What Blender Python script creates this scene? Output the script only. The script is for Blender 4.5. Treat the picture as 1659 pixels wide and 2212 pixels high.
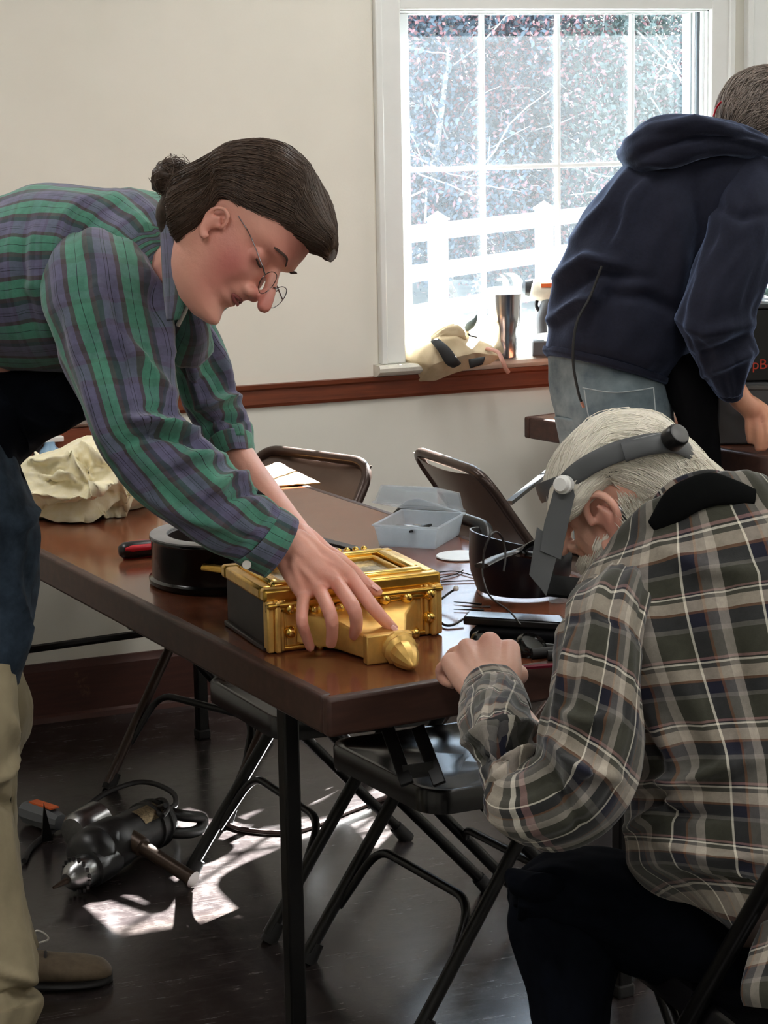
import bpy, bmesh, math, random
import numpy as np
from mathutils import Vector, Matrix, noise as mnoise

for o in list(bpy.data.objects):
    bpy.data.objects.remove(o, do_unlink=True)
SC = bpy.context.scene
COL = SC.collection
random.seed(7)
rng = np.random.default_rng(11)

# ------------------------------------------------------------------ camera
IMG_W, IMG_H, FOC, CAM_H = 1659.0, 2212.0, 4600.0, 1.6
PITCH, ROLL, YAW = math.atan(872 / 4600.0), math.atan(0.01866), math.radians(21.97)
CAM = np.array([0.0, 0.0, CAM_H])
FW = np.array([math.sin(YAW) * math.cos(PITCH), math.cos(YAW) * math.cos(PITCH), -math.sin(PITCH)])
_r = np.array([math.cos(YAW), -math.sin(YAW), 0.0]); _u = np.cross(_r, FW)
RT = math.cos(ROLL) * _r - math.sin(ROLL) * _u
UP = math.sin(ROLL) * _r + math.cos(ROLL) * _u

def at(px, py, d):
    """world point seen at a photo pixel, d metres away along the viewing axis"""
    return CAM + (FW + RT * ((px - IMG_W / 2) / FOC) - UP * ((py - IMG_H / 2) / FOC)) * d

def at_z(px, py, z):
    r = at(px, py, 1.0) - CAM
    return CAM + r * ((z - CAM_H) / r[2])

def at_y(px, py, y):
    r = at(px, py, 1.0) - CAM
    return CAM + r * (y / r[1])

cam_data = bpy.data.cameras.new('camera')
cam_data.sensor_fit = 'VERTICAL'
cam_data.sensor_height = 24.0
cam_data.lens = FOC / IMG_H * 24.0
cam_data.clip_start = 0.05
cam_data.clip_end = 200
cam = bpy.data.objects.new('camera', cam_data)
COL.objects.link(cam)
_m = Matrix.Identity(4)
for i in range(3):
    _m[i][0], _m[i][1], _m[i][2], _m[i][3] = RT[i], UP[i], -FW[i], CAM[i]
cam.matrix_world = _m
SC.camera = cam

# ------------------------------------------------------------------ light
world = bpy.data.worlds.new('sky')
SC.world = world
world.use_nodes = True
_bg = world.node_tree.nodes['Background']
_bg.inputs['Color'].default_value = (0.70, 0.85, 1.0, 1)
_bg.inputs['Strength'].default_value = 2.4

SUN_DIR = Vector((-1.0, -0.914, -1.0)).normalized()
sun_data = bpy.data.lights.new('sun', 'SUN')
sun_data.energy = 115.0
sun_data.angle = math.radians(0.6)
sun_data.color = (1.0, 0.96, 0.88)
sun = bpy.data.objects.new('sun', sun_data)
COL.objects.link(sun)
sun.location = (8, 9, 9)
sun.rotation_euler = SUN_DIR.to_track_quat('-Z', 'Y').to_euler()

vs = SC.view_settings
vs.view_transform = 'Standard'
vs.look = 'None'
vs.gamma = 1.0
vs.use_curve_mapping = False
vs.exposure = 1.13

# ------------------------------------------------------------------ materials
def lin(c):
    c = c / 255.0
    return c / 12.92 if c <= 0.04045 else ((c + 0.055) / 1.055) ** 2.4

def rgb(r, g, b):
    return (lin(r), lin(g), lin(b), 1.0)

MATS = {}

def new_mat(name):
    m = bpy.data.materials.new(name)
    m.use_nodes = True
    MATS[name] = m
    nt = m.node_tree
    return m, nt, nt.nodes['Principled BSDF']

def N(nt, t, **kw):
    n = nt.nodes.new(t)
    for k, v in kw.items():
        setattr(n, k, v)
    return n

def ramp(nt, fac, stops, interp='LINEAR'):
    r = N(nt, 'ShaderNodeValToRGB')
    r.color_ramp.interpolation = interp
    els = r.color_ramp.elements
    while len(els) > 1:
        els.remove(els[-1])
    els[0].position = stops[0][0]
    els[0].color = stops[0][1]
    for p, c in stops[1:]:
        e = els.new(p)
        e.color = c
    nt.links.new(fac, r.inputs[0])
    return r.outputs[0]

def mixc(nt, fac, a, b, mode='MIX'):
    n = N(nt, 'ShaderNodeMix', data_type='RGBA', blend_type=mode)
    for sock, v in ((n.inputs[0], fac), (n.inputs[6], a), (n.inputs[7], b)):
        if hasattr(v, 'is_linked') or hasattr(v, 'links'):
            nt.links.new(v, sock)
        else:
            sock.default_value = v
    return n.outputs[2]

def mathn(nt, op, a, b=None, c=None):
    n = N(nt, 'ShaderNodeMath', operation=op)
    for i, v in enumerate((a, b, c)):
        if v is None:
            continue
        if hasattr(v, 'links'):
            nt.links.new(v, n.inputs[i])
        else:
            n.inputs[i].default_value = v
    return n.outputs[0]

def noise_tex(nt, scale, detail=4.0, rough=0.55, vec=None, stretch=None, coord='Object'):
    tc = N(nt, 'ShaderNodeTexCoord')
    v = tc.outputs[coord] if vec is None else vec
    if stretch:
        mp = N(nt, 'ShaderNodeMapping')
        mp.inputs['Scale'].default_value = stretch
        nt.links.new(v, mp.inputs[0])
        v = mp.outputs[0]
    n = N(nt, 'ShaderNodeTexNoise')
    n.inputs['Scale'].default_value = scale
    n.inputs['Detail'].default_value = detail
    n.inputs['Roughness'].default_value = rough
    nt.links.new(v, n.inputs['Vector'])
    return n.outputs['Fac']

def bump(nt, bsdf, height, strength=0.2, dist=0.002):
    b = N(nt, 'ShaderNodeBump')
    b.inputs['Strength'].default_value = strength
    b.inputs['Distance'].default_value = dist
    nt.links.new(height, b.inputs['Height'])
    nt.links.new(b.outputs[0], bsdf.inputs['Normal'])

def plain(name, col, rough=0.5, metal=0.0, var=0.12, scale=25, bstr=0.08, spec=0.5, stretch=None, col2=None, **kw):
    """base colour broken up by noise, a little relief"""
    m, nt, b = new_mat(name)
    f = noise_tex(nt, scale, 5, 0.6, stretch=stretch)
    if col2 is None:
        a = tuple(max(0, c * (1 - var)) for c in col[:3]) + (1,)
        d = tuple(min(1, c * (1 + var)) for c in col[:3]) + (1,)
    else:
        a, d = col, col2
    c = ramp(nt, f, [(0.3, a), (0.7, d)])
    nt.links.new(c, b.inputs['Base Color'])
    b.inputs['Roughness'].default_value = rough
    b.inputs['Metallic'].default_value = metal
    b.inputs['Specular IOR Level'].default_value = spec
    if bstr:
        bump(nt, b, f, bstr, 0.002)
    for k, v in kw.items():
        b.inputs[k].default_value = v
    return m

def plaid(name, warp, weft, pu, pv, mix, rough=0.85):
    """woven checks laid out along the cloth (u across, v along, in metres)"""
    m, nt, b = new_mat(name)
    uv = N(nt, 'ShaderNodeUVMap')
    uv.uv_map = 'cloth'
    sp = N(nt, 'ShaderNodeSeparateXYZ')
    nt.links.new(uv.outputs[0], sp.inputs[0])
    fu = mathn(nt, 'FRACT', mathn(nt, 'DIVIDE', sp.outputs[0], pu))
    fv = mathn(nt, 'FRACT', mathn(nt, 'DIVIDE', sp.outputs[1], pv))
    cu = ramp(nt, fu, warp, 'CONSTANT')
    cv = ramp(nt, fv, weft, 'CONSTANT')
    c = mixc(nt, mix, cu, cv)
    f = noise_tex(nt, 90, 5, 0.7)
    c = mixc(nt, 0.5, c, ramp(nt, f, [(0.3, (0.35, 0.35, 0.35, 1)), (0.7, (0.65, 0.65, 0.65, 1))]), 'OVERLAY')
    nt.links.new(c, b.inputs['Base Color'])
    b.inputs['Roughness'].default_value = rough
    b.inputs['Specular IOR Level'].default_value = 0.2
    b.inputs['Sheen Weight'].default_value = 0.25
    f2 = noise_tex(nt, 700, 3, 0.6)
    bump(nt, b, f2, 0.25, 0.001)
    return m

def mat(name):
    return MATS[name]

# ------------------------------------------------------------------ mesh helpers
LOC = {}          # world position of each object's origin

class MB:
    def __init__(self):
        self.v = []; self.f = []; self.uv = None

    def add(self, verts, faces):
        o = len(self.v)
        self.v.extend([tuple(map(float, p)) for p in verts])
        self.f.extend([tuple(i + o for i in f) for f in faces])
        return self

    def merge(self, other):
        return self.add(other.v, other.f)

    def box(self, c, s, rot=None):
        c = Vector(c); hx, hy, hz = s[0] / 2, s[1] / 2, s[2] / 2
        vs_ = []
        for x, y, z in ((-1, -1, -1), (1, -1, -1), (1, 1, -1), (-1, 1, -1), (-1, -1, 1), (1, -1, 1), (1, 1, 1), (-1, 1, 1)):
            p = Vector((x * hx, y * hy, z * hz))
            if rot is not None:
                p = rot @ p
            vs_.append(c + p)
        return self.add(vs_, [(0, 3, 2, 1), (4, 5, 6, 7), (0, 1, 5, 4), (1, 2, 6, 5), (2, 3, 7, 6), (3, 0, 4, 7)])

    def bar(self, a, b, w, h, up=(0, 0, 1)):
        """square bar from a to b"""
        a, b = Vector(a), Vector(b)
        t = (b - a).normalized(); u = Vector(up)
        s = t.cross(u)
        if s.length < 1e-4:
            s = t.cross(Vector((1, 0, 0)))
        s.normalize(); n = s.cross(t)
        vs_ = []
        for p in (a, b):
            for x, y in ((-1, -1), (1, -1), (1, 1), (-1, 1)):
                vs_.append(p + s * (x * w / 2) + n * (y * h / 2))
        return self.add(vs_, [(0, 1, 2, 3), (7, 6, 5, 4), (0, 4, 5, 1), (1, 5, 6, 2), (2, 6, 7, 3), (3, 7, 4, 0)])

    def tube(self, pts, r, n=10, cap=True, closed=False, flat=1.0, up=None):
        pts = [Vector(p) for p in pts]
        k = len(pts)
        rs = r if hasattr(r, '__len__') else [r] * k
        prev = None; rings = []
        for i, p in enumerate(pts):
            if closed:
                t = pts[(i + 1) % k] - pts[i - 1]
            else:
                t = pts[min(i + 1, k - 1)] - pts[max(i - 1, 0)]
            if t.length < 1e-9:
                t = Vector((0, 0, 1))
            t.normalize()
            if up is not None:
                s = t.cross(Vector(up))
                if s.length < 1e-4:
                    s = prev if prev else t.orthogonal()
            elif prev is None:
                s = t.orthogonal()
            else:
                s = prev - t * prev.dot(t)
            s.normalize(); prev = s
            b = t.cross(s)
            rings.append([p + s * (math.cos(2 * math.pi * j / n) * rs[i]) + b * (math.sin(2 * math.pi * j / n) * rs[i] * flat) for j in range(n)])
        vs_ = [q for rg in rings for q in rg]
        fs = []
        m = k if closed else k - 1
        for i in range(m):
            for j in range(n):
                a = i * n + j; b_ = i * n + (j + 1) % n
                c = ((i + 1) % k) * n + (j + 1) % n; d = ((i + 1) % k) * n + j
                fs.append((a, b_, c, d))
        if cap and not closed:
            fs.append(tuple(range(n - 1, -1, -1)))
            fs.append(tuple((k - 1) * n + j for j in range(n)))
        return self.add(vs_, fs)

    def lathe(self, prof, n=32, origin=(0, 0, 0), axis=(0, 0, 1), xdir=None, cap=True):
        """prof: (radius, height along axis)"""
        ax = Vector(axis).normalized(); o = Vector(origin)
        s = Vector(xdir) if xdir is not None else ax.orthogonal()
        s = (s - ax * s.dot(ax)).normalized(); b = ax.cross(s)
        vs_ = []; k = len(prof)
        for r, h in prof:
            for j in range(n):
                a = 2 * math.pi * j / n
                vs_.append(o + ax * h + (s * math.cos(a) + b * math.sin(a)) * r)
        fs = []
        for i in range(k - 1):
            for j in range(n):
                fs.append((i * n + j, i * n + (j + 1) % n, (i + 1) * n + (j + 1) % n, (i + 1) * n + j))
        if cap:
            if prof[0][0] > 1e-6:
                fs.append(tuple(range(n - 1, -1, -1)))
            if prof[-1][0] > 1e-6:
                fs.append(tuple((k - 1) * n + j for j in range(n)))
        return self.add(vs_, fs)

    def prism(self, poly, o, ex, ey, ez, h):
        """polygon in (ex,ey) plane at o, extruded by h along ez"""
        o, ex, ey, ez = Vector(o), Vector(ex), Vector(ey), Vector(ez)
        n = len(poly)
        vs_ = [o + ex * x + ey * y for x, y in poly] + [o + ex * x + ey * y + ez * h for x, y in poly]
        fs = [tuple(range(n - 1, -1, -1)), tuple(range(n, 2 * n))]
        for i in range(n):
            fs.append((i, (i + 1) % n, n + (i + 1) % n, n + i))
        return self.add(vs_, fs)

    def ball(self, c, r, n=14, m=9, squash=(1, 1, 1)):
        prof = []
        c = Vector(c)
        vs_ = []; fs = []
        for i in range(m + 1):
            ph = math.pi * i / m
            for j in range(n):
                a = 2 * math.pi * j / n
                vs_.append(c + Vector((math.sin(ph) * math.cos(a) * r * squash[0], math.sin(ph) * math.sin(a) * r * squash[1], -math.cos(ph) * r * squash[2])))
        for i in range(m):
            for j in range(n):
                fs.append((i * n + j, i * n + (j + 1) % n, (i + 1) * n + (j + 1) % n, (i + 1) * n + j))
        return self.add(vs_, fs)

def mesh_from(mb, name, smooth=35):
    me = bpy.data.meshes.new(name)
    me.from_pydata(mb.v, [], mb.f)
    me.update()
    bm = bmesh.new(); bm.from_mesh(me)
    if mb.uv is None:
        bmesh.ops.remove_doubles(bm, verts=bm.verts, dist=1e-6)
    bmesh.ops.recalc_face_normals(bm, faces=bm.faces)
    bm.to_mesh(me); bm.free()
    if mb.uv is not None:
        lay = me.uv_layers.new(name='cloth')
        uvs = np.array(mb.uv, dtype=np.float32)
        idx = np.empty(len(me.loops), dtype=np.int32)
        me.loops.foreach_get('vertex_index', idx)
        lay.data.foreach_set('uv', uvs[idx].ravel())
    if smooth is not None:
        me.shade_smooth()
        if smooth < 180:
            me.set_sharp_from_angle(angle=math.radians(smooth))
    return me

def obj(name, mb, material, parent=None, smooth=35, bevel=0.0, local=False, label=None, seg=2):
    """link one mesh object; world coordinates unless local"""
    me = mb if isinstance(mb, bpy.types.Mesh) else mesh_from(mb, name, smooth)
    o = bpy.data.objects.new(name, me)
    COL.objects.link(o)
    if material is not None:
        me.materials.clear()
        me.materials.append(mat(material) if isinstance(material, str) else material)
    if parent is not None:
        o.parent = parent
        if not local:
            off = LOC[parent.name]
            me.transform(Matrix.Translation(-off))
            LOC[o.name] = off
        else:
            LOC[o.name] = LOC.get(parent.name, Vector())
    elif not local:
        co = np.empty(len(me.vertices) * 3); me.vertices.foreach_get('co', co); co = co.reshape(-1, 3)
        lo, hi = co.min(0), co.max(0)
        c = Vector(((lo[0] + hi[0]) / 2, (lo[1] + hi[1]) / 2, lo[2]))
        me.transform(Matrix.Translation(-c))
        o.location = c
        LOC[o.name] = c
    if bevel:
        b = o.modifiers.new('bevel', 'BEVEL'); b.width = bevel; b.segments = seg; b.limit_method = 'ANGLE'
        b.harden_normals = False
    if label:
        o['label'] = label
    return o

def thing(name, label, cat, loc=(0, 0, 0), rz=0.0, group=None):
    o = bpy.data.objects.new(name, None)
    o.empty_display_size = 0.1
    COL.objects.link(o)
    o.location = Vector(loc); o.rotation_euler = (0, 0, rz)
    o['label'] = label; o['category'] = cat
    if group:
        o['group'] = group
    LOC[o.name] = Vector(loc)
    return o

def tag(o, label, cat, group=None):
    o['label'] = label; o['category'] = cat
    if group:
        o['group'] = group
    return o

def struct(o):
    o['kind'] = 'structure'
    return o

def copy_tree(root, loc, rz, label, group=None):
    r = root.copy(); COL.objects.link(r)
    r.location = Vector(loc); r.rotation_euler = (0, 0, rz)
    r['label'] = label
    if group:
        r['group'] = group
    LOC[r.name] = Vector(loc)
    for ch in list(root.children):
        c = ch.copy(); COL.objects.link(c); c.parent = r
        for g in ch.children:
            d = g.copy(); COL.objects.link(d); d.parent = c
    return r

def crom(vals, n):
    """Catmull-Rom through rows of vals, n samples"""
    a = np.asarray(vals, float); k = len(a)
    t = np.linspace(0, k - 1, n); out = []
    for x in t:
        i = min(int(x), k - 2); u = x - i
        p0 = a[i - 1] if i > 0 else 2 * a[0] - a[1]
        p1, p2 = a[i], a[i + 1]
        p3 = a[i + 2] if i + 2 < k else 2 * a[-1] - a[-2]
        out.append(0.5 * ((2 * p1) + (-p0 + p2) * u + (2 * p0 - 5 * p1 + 4 * p2 - p3) * u * u + (-p0 + 3 * p1 - 3 * p2 + p3) * u ** 3))
    return np.array(out)

def curve_pts(pts, n=24):
    return [tuple(p) for p in crom(pts, n)]

def loft(stations, rings=60, seg=48, cap=True, period=0.07, wr=None, uscale=None, uoff=0.0, power=1.0, hollow=0.0):
    """soft tube through cross sections.
    station = (ax,ay, bx,by, d, t[, db]): the two outline pixels, their depth, half thickness in metres
    wr = (amplitude, noise scale across, noise scale along)"""
    A = []; B = []; T = []
    for s in stations:
        db = s[6] if len(s) > 6 else s[4]
        A.append(at(s[0], s[1], s[4])); B.append(at(s[2], s[3], db)); T.append([s[5]])
    A = crom(A, rings); B = crom(B, rings); T = crom(T, rings)[:, 0]
    Cn = (A + B) / 2; E1 = (B - A) / 2
    tan = np.gradient(Cn, axis=0)
    circ = np.mean(math.pi * (np.linalg.norm(E1, axis=1) + T))
    if uscale is None:
        k = max(2, round(circ / period)); uscale = k * period
    V = []; UVs = []
    vlen = 0.0
    for i in range(rings):
        e1 = E1[i]; n = np.cross(tan[i], e1)
        if np.linalg.norm(n) < 1e-9:
            n = FW.copy()
        n = n / np.linalg.norm(n)
        if n @ FW > 0:
            n = -n                      # e2 faces the viewer's side
        if i:
            vlen += np.linalg.norm(Cn[i] - Cn[i - 1])
        for j in range(seg + 1):
            th = 2 * math.pi * j / seg
            c, s_ = math.cos(th), math.sin(th)
            if power != 1.0:
                c = math.copysign(abs(c) ** power, c); s_ = math.copysign(abs(s_) ** power, s_)
            p = Cn[i] + e1 * c + n * (T[i] * s_)
            V.append(p); UVs.append((uoff + uscale * j / seg, vlen))
    V = np.array(V)
    if wr:
        amp, su, sv = wr
        nrm = np.array([e for e in V - np.repeat(Cn, seg + 1, axis=0)])
        ln = np.linalg.norm(nrm, axis=1, keepdims=True); ln[ln < 1e-6] = 1
        nrm = nrm / ln
        for idx in range(len(V)):
            i, j = divmod(idx, seg + 1)
            th = 2 * math.pi * j / seg
            q = Vector((math.cos(th) * su, math.sin(th) * su, UVs[idx][1] * sv))
            h = mnoise.noise(q) + 0.5 * mnoise.noise(q * 2.1 + Vector((3.1, 1.7, 0)))
            h = h - 0.55 * abs(mnoise.noise(q * 1.3 + Vector((9, 4, 2))))
            V[idx] += nrm[idx] * (amp * h)
    mb = MB(); w = seg + 1
    mb.v = [tuple(p) for p in V]
    for i in range(rings - 1):
        for j in range(seg):
            mb.f.append((i * w + j, i * w + j + 1, (i + 1) * w + j + 1, (i + 1) * w + j))
    mb.uv = UVs
    if cap:
        for row, i in ((0, 0), (rings - 1, rings - 1)):
            c0 = len(mb.v); mb.v.append(tuple(Cn[i])); mb.uv.append((uoff, UVs[row * w][1]))
            for j in range(seg):
                mb.f.append((row * w + j, row * w + j + 1, c0) if row == 0 else (row * w + j + 1, row * w + j, c0))
    return mb

def project(p):
    v = np.asarray(p) - CAM
    d = v @ FW
    return np.stack([IMG_W / 2 + FOC * (v @ RT) / d, IMG_H / 2 - FOC * (v @ UP) / d, d], axis=-1)

def fold(mb, folds, facing=True):
    """raise or sink creases along lines on the cloth; each fold = (points, height, width) in photo pixels / metres"""
    V = np.array(mb.v); q = project(V)
    me = bpy.data.meshes.new('tmp'); me.from_pydata(mb.v, [], mb.f); me.update()
    nr = np.array([tuple(v.normal) for v in me.vertices]); bpy.data.meshes.remove(me)
    cen = V.mean(0)
    dirv = nr.copy()
    out = (V - cen)
    # make sure normals point outward (majority)
    if np.mean(np.sum(dirv * out, axis=1)) < 0:
        dirv = -dirv
    front = (dirv @ -FW) > -0.15
    for pts, h, wid in folds:
        pts = np.array(pts, float)
        best = np.full(len(V), 1e9); par = np.zeros(len(V))
        k = len(pts) - 1
        for i in range(k):
            a, b = pts[i], pts[i + 1]; ab = b - a
            t = np.clip(((q[:, :2] - a) @ ab) / (ab @ ab), 0, 1)
            dd = np.linalg.norm(q[:, :2] - (a + t[:, None] * ab), axis=1)
            m = dd < best
            best[m] = dd[m]; par[m] = (i + t[m]) / k
        g = np.exp(-(best / (0.82 * wid)) ** 2) * np.sin(np.clip(par, 0.06, 0.94) * math.pi) ** 0.6
        g[~front] = 0
        V += dirv * (1.3 * h * g)[:, None]
    mb.v = [tuple(p) for p in V]
    return mb

def fuse(mb, voxel, smooth=6, factor=0.5):
    """melt overlapping closed shapes into one continuous skin"""
    me = bpy.data.meshes.new('fuse'); me.from_pydata(mb.v, [], mb.f); me.update()
    bm = bmesh.new(); bm.from_mesh(me)
    bmesh.ops.remove_doubles(bm, verts=bm.verts, dist=1e-6)
    bmesh.ops.recalc_face_normals(bm, faces=bm.faces); bm.to_mesh(me); bm.free()
    o = bpy.data.objects.new('fuse', me); COL.objects.link(o)
    r = o.modifiers.new('r', 'REMESH'); r.mode = 'VOXEL'; r.voxel_size = voxel; r.adaptivity = 0.0
    if smooth:
        s = o.modifiers.new('s', 'SMOOTH'); s.factor = factor; s.iterations = smooth
    dg = bpy.context.evaluated_depsgraph_get(); dg.update()
    ev = o.evaluated_get(dg)
    out = bpy.data.meshes.new_from_object(ev)
    bpy.data.objects.remove(o, do_unlink=True); bpy.data.meshes.remove(me)
    out.shade_smooth()
    return out

def chain(mb, pts, rad, n=14, sub=4):
    """rounded tapering limb through points"""
    pts = [np.asarray(p, float) for p in pts]
    P = crom(pts, (len(pts) - 1) * sub + 1); R_ = crom([[r] for r in rad], (len(pts) - 1) * sub + 1)[:, 0]
    # rounded ends
    a = P[0] - P[1]; a /= np.linalg.norm(a); b = P[-1] - P[-2]; b /= np.linalg.norm(b)
    pre = []; post = []
    for k in (0.95, 0.75, 0.4):
        pre.append((P[0] + a * R_[0] * k, R_[0] * math.sqrt(max(0.02, 1 - k * k))))
        post.insert(0, (P[-1] + b * R_[-1] * k, R_[-1] * math.sqrt(max(0.02, 1 - k * k))))
    allp = [p for p, r in pre] + list(P) + [p for p, r in post]
    allr = [r for p, r in pre] + list(R_) + [r for p, r in post]
    mb.tube(allp, allr, n)
    return mb

def strands(name, lines, radius, material, parent):
    cu = bpy.data.curves.new(name, 'CURVE'); cu.dimensions = '3D'
    cu.bevel_depth = radius; cu.bevel_resolution = 0; cu.resolution_u = 1; cu.use_fill_caps = False
    off = np.array(LOC[parent.name])
    for ln in lines:
        s = cu.splines.new('POLY'); s.points.add(len(ln) - 1)
        a = np.ones((len(ln), 4), dtype=np.float32); a[:, :3] = np.asarray(ln) - off
        s.points.foreach_set('co', a.ravel())
        rr = np.ones(len(ln), dtype=np.float32); rr[-1] = 0.2; rr[0] = 0.5
        s.points.foreach_set('radius', rr)
    cu.materials.append(mat(material))
    o = bpy.data.objects.new(name, cu); COL.objects.link(o); o.parent = parent
    LOC[o.name] = LOC[parent.name]
    o['kind'] = 'stuff'
    return o

def arc(c, ex, ey, r, a0, a1, n=10):
    c, ex, ey = Vector(c), Vector(ex), Vector(ey)
    return [c + ex * (r * math.cos(a0 + (a1 - a0) * i / n)) + ey * (r * math.sin(a0 + (a1 - a0) * i / n)) for i in range(n + 1)]

def round_path(pts, r, n=6):
    """polyline with rounded corners"""
    pts = [Vector(p) for p in pts]
    out = [pts[0]]
    for i in range(1, len(pts) - 1):
        p = pts[i]; a = (pts[i - 1] - p); b = (pts[i + 1] - p)
        rr = min(r, a.length * 0.45, b.length * 0.45)
        a = p + a.normalized() * rr; b = p + b.normalized() * rr
        for k in range(n + 1):
            t = k / n
            out.append(a * (1 - t) ** 2 + p * (2 * t * (1 - t)) + b * t * t)
    out.append(pts[-1])
    return out
# ------------------------------------------------------------------ the materials of the place
def wall_mat():
    m, nt, b = new_mat('wall_paint')
    f = noise_tex(nt, 2.2, 4, 0.6)
    f2 = noise_tex(nt, 160, 3, 0.6)
    nt.links.new(ramp(nt, f, [(0.3, rgb(224, 221, 210)), (0.7, rgb(231, 228, 218))]), b.inputs['Base Color'])
    b.inputs['Roughness'].default_value = 0.75
    bump(nt, b, f2, 0.08, 0.002)
wall_mat()

def floor_mat():
    m, nt, b = new_mat('floor_vinyl')
    big = noise_tex(nt, 1.4, 6, 0.65)
    mott = noise_tex(nt, 11, 9, 0.8)
    def streak(rot, sc, st, lo, hi):
        tc = N(nt, 'ShaderNodeTexCoord'); mp = N(nt, 'ShaderNodeMapping')
        mp.inputs['Rotation'].default_value = (0, 0, math.radians(rot)); mp.inputs['Scale'].default_value = st
        nt.links.new(tc.outputs['Object'], mp.inputs[0])
        f = noise_tex(nt, sc, 7, 0.78, vec=mp.outputs[0])
        return ramp(nt, f, [(lo, (0, 0, 0, 1)), (hi, (1, 1, 1, 1))])
    s1 = streak(12, 5, (1.0, 16.0, 1.0), 0.57, 0.73)
    s2 = streak(-35, 6, (1.0, 22.0, 1.0), 0.56, 0.72)
    s3 = streak(70, 4, (1.0, 14.0, 1.0), 0.60, 0.76)
    st = mathn(nt, 'MAXIMUM', mathn(nt, 'MAXIMUM', s1, s2), s3)
    patch = ramp(nt, mott, [(0.47, (0, 0, 0, 1)), (0.78, (1, 1, 1, 1))])
    base = ramp(nt, big, [(0.35, rgb(30, 25, 26)), (0.65, rgb(46, 39, 38))])
    w = mathn(nt, 'MINIMUM', mathn(nt, 'ADD', mathn(nt, 'MULTIPLY', st, 0.42), mathn(nt, 'MULTIPLY', patch, 0.26)), 0.6)
    c = mixc(nt, w, base, rgb(126, 116, 112))
    nt.links.new(c, b.inputs['Base Color'])
    r = mathn(nt, 'ADD', mathn(nt, 'MULTIPLY', mott, 0.20), mathn(nt, 'MULTIPLY', w, 0.25))
    nt.links.new(mathn(nt, 'ADD', r, 0.10), b.inputs['Roughness'])
    b.inputs['Specular IOR Level'].default_value = 0.9
    bump(nt, b, mott, 0.15, 0.002)
floor_mat()

def wood_mat(name, c1, c2, c3, rough, scale=(1.5, 12, 12), wear=0.0):
    m, nt, b = new_mat(name)
    f = noise_tex(nt, 4, 6, 0.6, stretch=scale)
    c = ramp(nt, f, [(0.25, c1), (0.5, c2), (0.75, c3)])
    f2 = noise_tex(nt, 7, 8, 0.75)
    if wear:
        c = mixc(nt, ramp(nt, f2, [(0.62, (0, 0, 0, 1)), (0.75, (wear, wear, wear, 1))]), c, rgb(176, 138, 104))
    nt.links.new(c, b.inputs['Base Color'])
    nt.links.new(mathn(nt, 'ADD', mathn(nt, 'MULTIPLY', f2, 0.16), rough), b.inputs['Roughness'])
    bump(nt, b, f, 0.06, 0.002)
    return m
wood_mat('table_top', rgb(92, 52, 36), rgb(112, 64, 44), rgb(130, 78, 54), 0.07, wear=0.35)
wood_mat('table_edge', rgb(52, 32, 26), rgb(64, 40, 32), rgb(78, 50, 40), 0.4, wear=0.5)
wood_mat('rail_wood', rgb(92, 42, 22), rgb(112, 54, 30), rgb(130, 66, 38), 0.35, scale=(1.5, 20, 20))
wood_mat('baseboard_wood', rgb(58, 28, 22), rgb(70, 35, 27), rgb(80, 42, 33), 0.45, scale=(1.5, 20, 20), wear=0.35)
wood_mat('clock_wood', rgb(20, 10, 8), rgb(28, 14, 10), rgb(36, 19, 14), 0.42)
plain('black_lacquer', rgb(14, 13, 13), 0.15, bstr=0.02)
plain('grey_ring', rgb(150, 150, 152), 0.4, metal=0.3, bstr=0.03)
plain('white_trim', rgb(226, 228, 226), 0.4, var=0.03, scale=8, bstr=0.03)
plain('white_worn', rgb(216, 212, 200), 0.5, var=0.12, scale=30, bstr=0.15)
plain('vinyl_white', rgb(232, 235, 238), 0.35, var=0.03, scale=6, bstr=0.02)
plain('dark_track', rgb(70, 74, 80), 0.4)
plain('gold', rgb(216, 172, 84), 0.30, metal=1.0, var=0.18, scale=40, bstr=0.06)
plain('gold_bright', rgb(236, 196, 104), 0.24, metal=1.0, var=0.12, scale=50, bstr=0.05)
plain('gold_pale', rgb(226, 184, 104), 0.42, metal=0.7, var=0.1, scale=60, bstr=0.06)
plain('black_metal', rgb(11, 10, 10), 0.36, spec=0.35, var=0.25, scale=60, bstr=0.05)
plain('brown_metal', rgb(62, 48, 42), 0.3, metal=0.35, var=0.12, scale=40, bstr=0.03)
plain('brown_panel', rgb(92, 74, 64), 0.35, metal=0.2, var=0.08, scale=20, bstr=0.03)
plain('chair_seat', rgb(24, 23, 25), 0.22, spec=0.6, var=0.1, scale=20, bstr=0.03)
plain('rubber', rgb(16, 15, 15), 0.7)
plain('black_plastic', rgb(11, 11, 13), 0.35, bstr=0.03)
plain('navy_plastic', rgb(10, 13, 22), 0.3, bstr=0.03)
plain('grey_plastic', rgb(84, 86, 88), 0.5, var=0.05, bstr=0.03)
plain('dial_grey', rgb(96, 96, 94), 0.45, bstr=0.1)
plain('white_plastic', rgb(225, 224, 220), 0.35, var=0.04, bstr=0.02)
plain('red_plastic', rgb(186, 28, 44), 0.35, bstr=0.03)
plain('red_text', rgb(214, 66, 40), 0.5, bstr=0.0)
plain('orange_label', rgb(206, 96, 44), 0.5, bstr=0.02)
plain('tool_cream', rgb(206, 200, 180), 0.4, bstr=0.03)
plain('tool_body', rgb(20, 19, 19), 0.4, spec=0.5, var=0.25, scale=80, bstr=0.15)
plain('tool_steel', rgb(150, 150, 150), 0.28, metal=1.0, var=0.15, scale=60, bstr=0.06)
plain('tool_grip', rgb(66, 52, 42), 0.4, metal=0.5, var=0.2, scale=60, bstr=0.08)
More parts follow.
